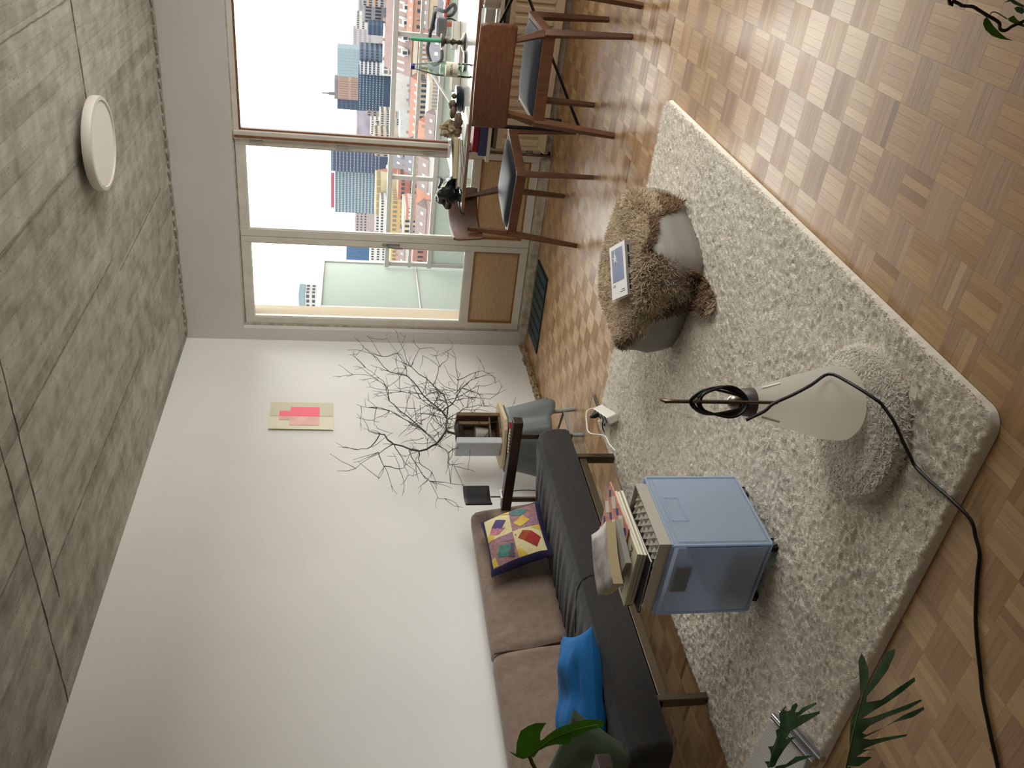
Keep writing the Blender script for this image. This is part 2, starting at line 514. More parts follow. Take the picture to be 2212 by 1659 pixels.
def seam(p, q, w, seed):
    mb = MB(); p, q = Vector(p), Vector(q); n = int((q - p).length / .035); d = (q - p).normalized(); a = d.cross(Vector((0, 0, 1)))
    r_ = random.Random(seed); vs = []; fs = []
    for i in range(n + 1):
        c = p.lerp(q, i / n); w1 = w * r_.uniform(.4, 1.1); sh = r_.uniform(-.002, .002)
        vs += [c + a * (-w1 + sh) + Vector((0, 0, .004)), c + a * sh - Vector((0, 0, r_.uniform(.002, .006))), c + a * (w1 + sh) + Vector((0, 0, .004))]
    for i in range(n):
        fs += [(3 * i, 3 * i + 1, 3 * i + 4, 3 * i + 3), (3 * i + 1, 3 * i + 2, 3 * i + 5, 3 * i + 4)]
    part('formwork_seam', mb.add(vs, fs), M['seam'], ce)
for k, (x, y0, y1) in enumerate([(.66, -3.05, -1.3), (1.39, -3.05, -1.55), (1.27, -1.45, -.3), (2.02, -3.05, -1.25), (2.65, -3.05, -1.2), (3.3, -3.05, -1.3), (1.0, -6, -3.2), (2.3, -6, -3.2)]):
    seam((x, y0, CH), (x + .02 * (k % 3 - 1), y1, CH), .005, k)
seam((0, -3.19, CH), (4.4, -3.21, CH), .007, 40); seam((.5, -3.03, CH), (4.4, -3.06, CH), .006, 41)
seam((2.2, -1.58, CH), (3.4, -1.6, CH), .004, 42)
mb = MB(); r_ = random.Random(8); x = .05
while x < 4.3:
    w = r_.uniform(.05, .09)
    mb.bar((x, -.006, CH - .004), (x + w, -.012 - r_.uniform(.01, .035), CH - .004), .05, r_.uniform(.014, .024)); x += w + r_.uniform(.004, .02)
part('mortar_tabs', mb, mat('mortar_grey', (170, 164, 150), .95, var=.2, vscale=20, bump=.4, bscale=60), ce, bevel=.003)['kind'] = 'stuff'

# ------------------------------------------------------------------ glazed doors and window
M['frost'] = pane_mat('frosted_pane', (170, 177, 172), frost=.95)
YF = .06
def leaf(name, x0, x1, hx0, hx1, gb, pz0, pz1, gt):
    z0, z1 = .062, 2.157
    mb = MB()
    mb.box(x0, hx0, YF, YF + .05, z0, z1).box(hx1, x1, YF, YF + .05, z0, z1).box(hx0, hx1, YF, YF + .05, gt, z1)
    mb.box(hx0, hx1, YF, YF + .05, pz1, gb).box(hx0, hx1, YF, YF + .05, z0, pz0)
    o = struct(name, mb, M['frame_white'], bevel=.003)
    part('pane', MB().box(hx0, hx1, YF + .022, YF + .027, gb, gt), M['pane'], o)
    part('panel', MB().box(hx0, hx1, YF + .02, YF + .035, pz0, pz1), M['panel_oak'], o)
    b = MB()
    for a in ((hx0, hx0 + .012), (hx1 - .012, hx1)): b.box(a[0], a[1], YF + .006, YF + .02, pz0, pz1)
    for a in ((pz0, pz0 + .012), (pz1 - .012, pz1)): b.box(hx0 + .012, hx1 - .012, YF + .006, YF + .02, a[0], a[1])
    part('panel_moulding', b, mat('moulding_oak', (150, 104, 60), .5), o)
    b = MB()
    for a in ((hx0, hx0 + .008), (hx1 - .008, hx1)): b.box(a[0], a[1], YF + .008, YF + .022, gb, gt)
    for a in ((gb, gb + .008), (gt - .008, gt)): b.box(hx0 + .008, hx1 - .008, YF + .008, YF + .022, a[0], a[1])
    part('glazing_bead', b, M['white_plastic'], o)
    return o
d1 = leaf('door_1', .112, .8225, .166, .778, .535, .12, .472, 2.098)
d2 = leaf('door_2', .8255, 1.528, .880, 1.490, .535, .122, .48, 2.1)
# lever handle on the meeting stile, hinges on the post
h = part('handle', MB().box(.79, .812, YF - .006, YF, 1.03, 1.16), M['steel'], d1, bevel=.002)
part('lever', MB().tube([(.80, YF - .006, 1.12), (.80, YF - .035, 1.12), (.795, YF - .038, 1.06), (.793, YF - .034, 1.01)], .007, 8), M['steel'], h, smooth=True)
for z in (2.02, 1.45, .86):
    part('hinge', MB().tube([(1.523, YF - .012, z - .04), (1.523, YF - .012, z + .04)], .009, 8), M['steel'], d2, smooth=True)
w1 = struct('window_1', MB().box(1.532, 1.588, YF - .02, YF + .07, .0, 2.165).box(1.588, 4.25, YF, YF + .06, 2.13, 2.165).box(1.588, 4.25, YF, YF + .06, .485, .55).box(4.19, 4.25, YF, YF + .06, .55, 2.13), M['frame_white'], bevel=.003)
part('pane', MB().box(1.588, 4.19, YF + .028, YF + .034, .55, 2.13), M['pane'], w1)
part('glazing_bead', MB().box(1.588, 1.60, YF + .002, YF + .028, .55, 2.13).box(1.6, 4.19, YF + .002, YF + .028, 2.118, 2.13), M['frame_brown'], w1)
part('frame_strip', MB().box(1.545, 1.56, YF - .027, YF - .02, .0, 2.16), M['frame_brown'], w1)
struct('trim_1', MB().box(.1, 1.532, YF + .05, .14, .0, .06).box(.1, 1.532, -.035, YF + .05, .0, .058), M['worn_white'], bevel=.006)
struct('trim_2', MB().box(.1, .112, YF - .01, .2, .06, 2.172).box(.112, 4.25, YF + .0, .2, 2.165, 2.172), M['worn_white'])
struct('trim_3', MB().box(1.515, 4.25, -.07, .07, .452, .478), M['frame_white'], bevel=.004)
# crumbled plaster at the foot of the left wall
mb = MB(); r_ = random.Random(21)
for k in range(150):
    y = -r_.uniform(.0, 1.45) ; s1 = r_.uniform(.006, .018)
    mb.blob((r_.uniform(.0, .028 + .02 * noise.noise(Vector((y * 3, 0, 0)))), y, r_.uniform(.004, .045)), (s1, s1 * 1.4, s1 * .8), k, .6, 7, 5, 1.6)
mb.box(0, .012, -1.5, 0, 0, .04)
rb = solo('crumbled_plaster', mb, M['rubble'], 'crumbling bare plaster and rubble along the foot of the white wall', 'rubble'); rb['kind'] = 'stuff'

# radiator under the sill
ra = thing('radiator', 'cream ribbed panel radiator below the window sill behind the table', 'radiator', (2.9, -.02, 0))
b = MB().box(1.60, 4.1, -.012, .0, .075, .41)
part('back_panel', b, M['radiator'], ra, world=True, bevel=.003)
x = 1.635
while x < 3.3:
    part('rib', MB().box(x, x + .042, -.022, -.012, .115, .375), M['radiator'], ra, world=True, bevel=.006); x += .066
part('top_grille', MB().box(1.60, 4.1, -.02, .055, .405, .43), mat('grille_grey', (96, 88, 76), .5), ra, world=True, bevel=.003)
part('bottom_rail', MB().box(1.60, 4.1, -.03, .03, .055, .085), M['radiator'], ra, world=True, bevel=.004)
part('pipe', MB().tube([(1.58, .03, .03), (1.59, -.0, .06), (1.62, -.005, .09), (1.64, -.005, .1)], .012, 8), M['radiator'], ra, world=True, smooth=True)
part('valve', MB().lathe([(.018, 0), (.02, .03), (.012, .045)], 10, (1.585, .0, .14)), mat('valve_brown', (110, 92, 70), .5), ra, world=True, smooth=True)
struct('baseboard_window', MB().box(1.56, 4.25, .04, .07, .0, .07), M['worn_white'])

# ------------------------------------------------------------------ balcony
struct('balcony_floor', MB().box(-1.5, 5, .3, 1.5, -.25, -.02), mat('balcony_concrete', (140, 136, 128), .9))
struct('balcony_wall', MB().box(-1.2, .03, .3, .5, -.2, 2.9).box(.1, .106, .125, .3, .06, 2.17), mat('beige_render', (146, 134, 114), .85))
M['alu'] = mat('aluminium', (150, 150, 147), .5)
rl = thing('balcony_railing', 'white metal balcony railing with three rails and frosted glass below', 'railing', (2, 1.3, -.02))
YR = 1.3
part('top_rail', MB().box(.03, 5, YR - .03, YR + .03, 1.052, 1.092), M['alu'], rl, world=True, bevel=.004)
part('middle_rail', MB().box(.03, 5, YR - .015, YR + .015, .855, .882), M['alu'], rl, world=True, bevel=.003)
part('lower_rail', MB().box(.03, 5, YR - .02, YR + .02, .668, .708), M['alu'], rl, world=True, bevel=.003)
for x in (.06, .87, 2.03, 3.2, 4.4):
    part('post', MB().box(x - .018, x + .018, YR - .018, YR + .018, -.02, 1.06), M['alu'], rl, world=True, bevel=.003)
for x0, x1 in ((.08, .85), (.89, 2.01), (2.05, 3.18), (3.22, 4.38)):
    part('frosted_pane', MB().box(x0, x1, YR - .006, YR + .006, .05, .668), M['frost'], rl, world=True)
sc = thing('balcony_screen', 'frosted glass partition screen in a white frame on the balcony', 'screen', (0, 1.0, -.02))
b = MB().box(-.02, .02, .5, 1.42, 1.62, 1.665).box(-.02, .02, 1.375, 1.42, -.02, 1.62).box(-.02, .02, .5, .54, -.02, 1.62).box(-.015, .015, .54, 1.375, .8, .812)
part('frame', b, M['alu'], sc, world=True, bevel=.003)
part('frosted_pane', MB().box(-.006, .006, .54, 1.375, .0, .8).box(-.006, .006, .54, 1.375, .812, 1.62), M['frost'], sc, world=True)

# ------------------------------------------------------------------ the town below
GZ = -62.0
CITY = .60  # darkens all town colours to offset the exposure set for the room
def cmat(n, rgb, *a, **k):
    if 'rgb2' in k: k['rgb2'] = tuple(v * CITY for v in k['rgb2'])
    a = (max(.65, a[0]),) + a[1:] if a else (.8,)
    k.setdefault('spec', .1)
    g = sum(rgb) / 3
    return mat(n, tuple((v * .70 + g * .30) * CITY for v in rgb), *a, **k)
struct('city_ground', MB().box(-4000, 3000, 40, 6000, GZ - 1, GZ), cmat('town_ground', (150, 140, 132), .95, var=.4, vscale=.05, rgb2=(108, 104, 104)))
mb = MB(); r_ = random.Random(4); n = 90; vs = []; fs = []
for i in range(n + 1):
    x = -2600 + i * 30; h = -4 + 9 * noise.noise(Vector((i * .11, 2, 0))) + r_.uniform(-1.5, 1.5)
    vs += [(x, 2350, GZ), (x, 2400, h + 2), (x, 2900, h + 4), (x, 2950, GZ)]
for i in range(n):
    for k in range(3): fs.append((4 * i + k, 4 * i + k + 1, 4 * i + k + 5, 4 * i + k + 4))
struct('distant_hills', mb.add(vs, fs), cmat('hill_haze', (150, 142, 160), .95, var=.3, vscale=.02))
bm = {}
def bmat(rgb, rough=.8):
    k = tuple(rgb)
    if k not in bm: bm[k] = cmat('render_%d_%d_%d' % k, rgb, rough, var=.06, vscale=.3)
    return bm[k]
WIN = cmat('far_window', (70, 76, 94), .25)
WINB = cmat('far_window_blue', (60, 86, 124), .2)
def house(name, label, cat, x0, x1, y, z1, dep, body, rows=0, cols=0, win=None, ww=.6, wh=.55, z0=None, roof=None, rh=0, roofc=None, band=None, group=None, top=0):
    k = 2.0
    X0, X1 = CAM.x + k * (x0 - CAM.x), CAM.x + k * (x1 - CAM.x)
    Y = CAM.y + k * (y - CAM.y); Z = CAM.z + k * (z1 - CAM.z); D = dep * k
    t = thing(name, label, cat, ((X0 + X1) / 2, Y, GZ), 0, group)
    zb = Z - rh * k
    part('wall', MB().box(X0, X1, Y, Y + D, GZ, zb), bmat(body), t, world=True)
    if rows:
        zz0 = (Z - 26 if z0 is None else CAM.z + k * (z0 - CAM.z)); zz0 = max(zz0, GZ + 1)
        zt = zb - top * k
        mb = MB()
        for i in range(rows):
            for j in range(cols):
                cx = X0 + (X1 - X0) * (j + .5) / cols; w_ = (X1 - X0) / cols * ww / 2
                cz = zz0 + (zt - zz0) * (i + .5) / rows; h_ = (zt - zz0) / rows * wh / 2
                mb.box(cx - w_, cx + w_, Y - .15, Y + .1, cz - h_, cz + h_)
            ns = max(2, int(cols * D / (X1 - X0)))
            for j in range(min(ns, 10)):
                cy = Y + D * (j + .5) / min(ns, 10); w_ = D / min(ns, 10) * ww / 2
                cz = zz0 + (zt - zz0) * (i + .5) / rows; h_ = (zt - zz0) / rows * wh / 2
                mb.box(X1 - .1, X1 + .15, cy - w_, cy + w_, cz - h_, cz + h_)
        part('window_grid', mb, win or WIN, t, world=True)['kind'] = 'stuff'
    if roof == 'gable':
        mb = MB(); e_ = .5
        v = [(X0 - e_, Y - e_, zb), (X1 + e_, Y - e_, zb), (X1 + e_, Y + D + e_, zb), (X0 - e_, Y + D + e_, zb), (X0, Y + D / 2, Z), (X1, Y + D / 2, Z)]
        mb.add(v, [(0, 1, 5, 4), (2, 3, 4, 5), (1, 2, 5), (3, 0, 4), (3, 2, 1, 0)])
        rf = part('roof', mb, bmat(roofc), t, world=True)
        hh = (Z - zb); w_ = X1 - X0; nc = max(2, int(w_ / 9)); sl = MB()
        for q in range(nc):
            xc = X0 + w_ * (q + .35) / nc
            part('chimney', MB().box(xc - .5, xc + .5, Y + D * .52, Y + D * .62, zb + hh * .5, Z + 1.2), bmat((186, 150, 134)), rf, world=True)
        for q in range(max(2, int(w_ / 3.5))):
            xc = X0 + w_ * (q + .5) / max(2, int(w_ / 3.5)); f0, f1_ = .25, .5
            sl.add([(xc - .55, Y + D * f0 * .5 - .3, zb + hh * f0 + .12), (xc + .55, Y + D * f0 * .5 - .3, zb + hh * f0 + .12), (xc + .55, Y + D * f1_ * .5 - .3, zb + hh * f1_ + .12), (xc - .55, Y + D * f1_ * .5 - .3, zb + hh * f1_ + .12)], [(0, 1, 2, 3)])
        part('skylights', sl, bmat((226, 230, 234)), rf, world=True)['kind'] = 'stuff'
    elif roof == 'flat':
        part('parapet', MB().box(X0 - .3, X1 + .3, Y - .3, Y + D + .3, zb, Z), bmat(roofc), t, world=True)
    if band:
        mb = MB()
        for zf in band[1]:
            zz = zb - zf * k; part('cornice', MB().box(X0 - .25, X1 + .25, Y - .3, Y, zz - band[2], zz), bmat(band[0]), t, world=True)
    return t
TW = 'towers on the skyline'
house('office_tower', 'pale blue glass slab tower, tallest on the right skyline', 'tower', -130.6, -115.1, 520, 12.7, 12, (170, 198, 208), 10, 9, cmat('pale_glass', (150, 184, 200), .2), .94, .92, z0=-12, group=TW)
house('office_building', 'plain slate blue office block beside the white gridded facade', 'building', -97.1, -92.0, 420, .3, 14, (120, 140, 165), 6, 4, WINB, .7, .5, z0=-14)
house('office_building', 'dark office block with white grid facade in front of the glass slab', 'building', -102.6, -97.3, 417, 0, 14, (232, 236, 238), 5, 5, cmat('grid_window', (84, 96, 124), .3), .8, .55, z0=-9.5)
house('office_building', 'navy glass office block with glinting windows below the brown tower', 'building', -120.3, -102.9, 420, .5, 16, (66, 92, 128), 8, 16, cmat('navy_window', (158, 190, 212), .15), .55, .3, z0=-12)
bt = house('office_tower', 'brown tower with a dark top band and thin antenna mast', 'tower', -155.1, -143.3, 560, 15.2, 12, (196, 160, 144), 3, 8, cmat('brown_slot', (160, 124, 112), .6), .35, .8, z0=-9, roof='flat', rh=2.2, roofc=(136, 134, 142), group=TW)
mx = CAM.x + 2 * (-152.3 - CAM.x)
part('antenna_mast', MB().tube([(mx, 1128, 28), (mx, 1128, 36), (mx, 1128, 36.1), (mx, 1128, 44), (mx, 1128, 44.1), (mx, 1128, 54)], [2.2, 2.0, 1.2, 1.0, .45, .3], 6), bmat((128, 122, 138)), bt, world=True)
house('office_tower', 'dark blue annex tower joined to the brown tower', 'tower', -162, -155.3, 562, 13.5, 12, (84, 104, 134), 9, 3, WINB, .9, .5, z0=-12, group=TW)
house('apartment_block', 'long pale lilac apartment slab on the horizon', 'building', -154.7, -140.9, 700, 4.8, 14, (206, 200, 206), 4, 10, cmat('lilac_win', (168, 160, 178), .5), .6, .5, z0=-10)
house('office_building', 'small blue glass block among grey offices', 'building', -87.5, -83, 430, -3.6, 12, (88, 118, 158), 6, 6, WINB, .8, .6, z0=-16)
house('office_building', 'grey stepped office block with dark window bays', 'building', -87.1, -79, 455, -1.4, 14, (166, 172, 182), 3, 5, WIN, .6, .6, z0=-16)
house('apartment_block', 'distant white block behind the grey offices', 'building', -128.1, -118.4, 640, 2.7, 12, (228, 226, 222), 3, 8, WIN, .5, .4, z0=-8)
house('office_building', 'white framed gallery building with orange window band', 'building', -80.2, -64.1, 330, -8.2, 10, (240, 238, 230), 3, 9, cmat('gallery_glass', (106, 116, 140), .3), .75, .6, z0=-15, band=((232, 164, 84), (2.2, 6.8), .6))
house('construction_block', 'grey block with orange crane beam at the right window edge', 'building', -76.7, -72, 440, -.6, 12, (190, 186, 188), 5, 4, WIN, .6, .5, z0=-14, band=((226, 150, 80), (3, 6), .8))
house('apartment_block', 'beige block with wide dark openings right of the navy office', 'building', -109.8, -102.8, 330, -5.5, 10, (216, 200, 170), 3, 4, WIN, .7, .4, z0=-12)
house('apartment_block', 'cream apartment house below the beige block', 'building', -111.3, -106.5, 370, -8.7, 10, (222, 212, 196), 5, 5, WIN, .5, .45, z0=-20)
house('apartment_block', 'sandy low block nearest the window post on the skyline', 'building', -117, -112, 345, -6.5, 10, (208, 192, 168), 4, 5, WIN, .5, .45, z0=-18)
lg = house('long_house', 'long brick house with brown tiled roof and white dormers', 'house', -54, -20, 225, -5.8, 16, (226, 154, 100), 3, 30, cmat('sash_window', (236, 236, 236), .4), .5, .6, z0=-26, top=1.6, roof='gable', rh=6.6, roofc=(164, 134, 128), band=((244, 236, 214), (.4, 5.6), 2.2))
zb = CAM.z + 2 * (-5.8 - CAM.z) - 13.2
for k in range(9):
    xx = -100 + k * 7.2
    dm = part('dormer', MB().box(xx - 1.3, xx + 1.3, 455.2, 460, zb + 2.0, zb + 5.2), bmat((238, 238, 236)), lg, world=True)
    part('dormer_window', MB().box(xx - .8, xx + .8, 455.0, 455.2, zb + 2.5, zb + 4.6), WIN, dm, world=True)
house('flat_roof_house', 'white flat roofed building between railing and red roof', 'building', -73.4, -64.2, 260, -10.1, 9, (232, 232, 228), 0)
house('flat_roof_house', 'pale grey flat roofed hall nearest the window post', 'building', -75.8, -69.5, 240, -11, 9, (222, 226, 228), 0)
house('row_house', 'house with long orange red roof beneath the middle rail', 'house', -65.6, -50.3, 205, -11.6, 8, (206, 190, 170), 2, 12, WIN, .5, .5, z0=-18, roof='gable', rh=1.7, roofc=(204, 124, 102))
house('row_house', 'cream facade with rows of grey windows above the table', 'house', -58.9, -45, 185, -14.2, 8, (236, 214, 178), 2, 18, cmat('grey_pane', (158, 162, 170), .3), .55, .5, z0=-19.5)
house('row_house', 'small orange roofed house beside the stone on the table', 'house', -51.6, -47, 160, -10.6, 8, (214, 190, 170), 2, 5, WIN, .5, .5, z0=-19, roof='gable', rh=2.8, roofc=(208, 130, 104))
house('office_tower', 'dark blue black glass tower beside the teal gridded tower', 'tower', -137.2, -126.4, 380, 12.2, 12, (72, 84, 120), 14, 8, cmat('dark_tower_glass', (128, 152, 186), .2), .8, .35, z0=-10, group=TW)
tt = house('office_tower', 'broad teal gridded tower with a pink red rooftop sign', 'tower', -159.1, -137.6, 385, 10.6, 12, (172, 196, 206), 12, 24, cmat('teal_glass', (78, 110, 144), .2), .66, .55, z0=-8, group=TW)
part('roof_sign', MB().box(CAM.x + 2 * (-157 - CAM.x), CAM.x + 2 * (-140 - CAM.x), 776, 777, 20.2, 23.4), bmat((206, 84, 118)), tt, world=True)
house('scaffold_block', 'low block fronted by a yellow scaffold frame under the teal tower', 'building', -124.2, -110, 300, -6, 9, (234, 214, 160), 1, 5, cmat('scaffold_shade', (176, 150, 100), .7), .88, .55, z0=-8.4)
house('villa', 'hillside houses left of the teal tower', 'building', -265, -247.7, 600, .5, 10, (196, 176, 176), 3, 8, WIN, .5, .4, z0=-8)
house('apartment_block', 'white apartment row behind the top rail, left of the tower', 'building', -128.1, -114.8, 290, -7.6, 9, (236, 234, 228), 3, 12, WIN, .55, .45, z0=-13)
sh = house('church_house', 'grey slate roofed church house with small red steeple', 'house', -88.2, -78, 240, -9.2, 9, (202, 108, 92), 2, 9, cmat('church_pane', (214, 214, 220), .4), .5, .5, z0=-18, roof='gable', rh=3, roofc=(122, 124, 142))
sx_ = CAM.x + 2 * (-84.5 - CAM.x)
part('steeple', MB().tube([(sx_, 483, -36), (sx_, 483, -20), (sx_, 483, -19.5), (sx_, 483, -11)], [1.6, 1.6, 1.7, .05], 4), bmat((206, 130, 104)), sh, world=True)
house('brick_house', 'tall red brick house right of the dark street', 'house', -77.9, -73.3, 200, -9.2, 9, (206, 122, 100), 3, 4, WIN, .6, .35, z0=-16)
house('brick_house', 'narrow salmon brick house in front of the tall one', 'house', -74.7, -72, 180, -10.2, 9, (222, 140, 120), 3, 3, cmat('pale_sash', (234, 228, 222), .4), .6, .4, z0=-16)
house('town_house', 'cream stone town house with grey windows beside the street', 'house', -81.3, -74.9, 187, -10.1, 9, (232, 216, 178), 3, 5, WIN, .45, .6, z0=-16)
house('town_house', 'yellow town house behind the railing, left of the brick house', 'house', -110.1, -98, 250, -9.8, 9, (236, 196, 110), 3, 8, cmat('yellow_pane', (150, 138, 130), .4), .5, .5, z0=-17)
house('row_house', 'orange roof with white skylight strip below the brick house', 'house', -63.7, -58.1, 160, -11.2, 7, (214, 190, 170), 2, 6, WIN, .5, .5, z0=-17, roof='gable', rh=3.2, roofc=(204, 126, 98))
house('row_house', 'orange roofed house left of the white skylight roof', 'house', -65.9, -61, 150, -11.2, 7, (222, 210, 190), 2, 5, WIN, .5, .5, z0=-17, roof='gable', rh=3.2, roofc=(206, 124, 96))
house('town_house', 'tan stone house right of the orange roofs', 'house', -61.7, -54.4, 172, -12.4, 8, (222, 196, 156), 3, 7, WIN, .4, .5, z0=-19)
house('office_tower', 'bright blue glass tower seen through the left glazed door', 'tower', -205.4, -194, 430, 5.5, 12, (70, 124, 178), 8, 5, cmat('bright_blue_glass', (58, 112, 172), .15), .9, .8, z0=-6, group=TW)
house('apartment_block', 'white gabled apartment block below the bright blue tower', 'building', -150, -137.5, 300, -4.6, 9, (232, 230, 226), 4, 12, WIN, .5, .45, z0=-13)
house('town_house', 'yellow ochre town house seen through the left glazed door', 'house', -124, -113.5, 250, -10.2, 9, (236, 200, 120), 3, 8, cmat('ochre_pane', (150, 128, 110), .4), .5, .5, z0=-17)
house('brick_house', 'low red brick house seen through the left glazed door', 'house', -84.5, -77.5, 170, -11.5, 8, (202, 132, 116), 2, 6, WIN, .4, .35, z0=-18)
house('office_tower', 'teal topped tower standing above the balcony screen', 'tower', -169, -158.2, 300, 22.4, 8, (214, 216, 216), 5, 5, WIN, .6, .5, z0=9, roof='flat', rh=2.4, roofc=(140, 176, 190), group=TW)
r_ = random.Random(77)
PAL = [('ivory', (230, 224, 210)), ('sand', (226, 200, 160)), ('brick', (210, 150, 120)), ('stone', (224, 216, 204)), ('grey', (196, 190, 190)), ('white', (238, 236, 230)), ('ochre', (214, 180, 140)), ('rose', (214, 178, 170)), ('cream', (236, 226, 196)), ('taupe', (176, 164, 152))]
used = set()
RF = [('orange', (198, 130, 108)), ('brown', (150, 130, 128)), ('rust', (186, 120, 98)), ('slate', (128, 128, 140))]
def spans():
    out = []
    for o in bpy.data.objects:
        if o.parent and o.name.split('.')[0] == 'wall' and o.type == 'MESH':
            b = [o.parent.location + Vector(c) for c in o.bound_box]
            out.append((min(p.x for p in b), max(p.x for p in b), min(p.y for p in b), max(p.y for p in b)))
    return out
taken = spans()
def free(x0, x1, y0, y1, g=1.2):
    return all(x1 + g < a or x0 - g > b or y1 + g < c or y0 - g > d for a, b, c, d in taken)
def filler(n, dmin, dmax, wmin, wmax, fn):
    k = tries = 0
    while k < n and tries < 4000:
        tries += 1
        az = math.radians(r_.uniform(9, 35)); D = r_.uniform(dmin, dmax)
        x, y = CAM.x - D * math.sin(az), CAM.y + D * math.cos(az); w = r_.uniform(wmin, wmax); dp = r_.uniform(7, 12)
        if not free(x - w, x + w, y, y + dp): continue
        taken.append((x - w, x + w, y, y + dp)); k += 1
        x_, y_ = CAM.x + (x - CAM.x) / 2, CAM.y + (y - CAM.y) / 2
        fn(x_ - w / 2, x_ + w / 2, y_, dp / 2, D, az)
def side(az):
    a = math.degrees(az); return 'right of the window post' if a < 18.5 else 'between post and door stile' if a < 24.5 else 'behind the left glazed door'
def f1(x0, x1, y, dp, D, az):
    for _ in range(200):
      n1, c1 = r_.choice(PAL); n2, c2 = r_.choice(RF)
      lab = '%s house with %s roof in the %s old town rows, %s' % (n1, n2, 'nearest' if D < 380 else 'middle' if D < 500 else 'rear', side(az))
      if lab not in used: break
    used.add(lab)
    house('town_house', lab, 'house', x0, x1, y, -r_.uniform(9, 14.5), dp, c1, 3, r_.randint(3, 6), WIN, .45, .5, roof='gable', rh=r_.uniform(1.2, 2.4), roofc=c2, group='old town roofs below the balcony')
filler(64, 290, 620, 5, 11, f1)
def f2(x0, x1, y, dp, D, az):
    for _ in range(200):
      n1, c1 = r_.choice(PAL)
      lab = '%s flat roofed block in the %s distance, %s' % (n1, 'middle' if D < 950 else 'far' if D < 1350 else 'farthest', side(az))
      if lab not in used: break
    used.add(lab)
    house('town_block', lab, 'building', x0, x1, y, -r_.uniform(3.5, 15), dp, c1, 4, r_.randint(6, 12), WIN, .5, .45, group='flat roofed blocks in the distance')
filler(45, 700, 1700, 8, 20, f2)
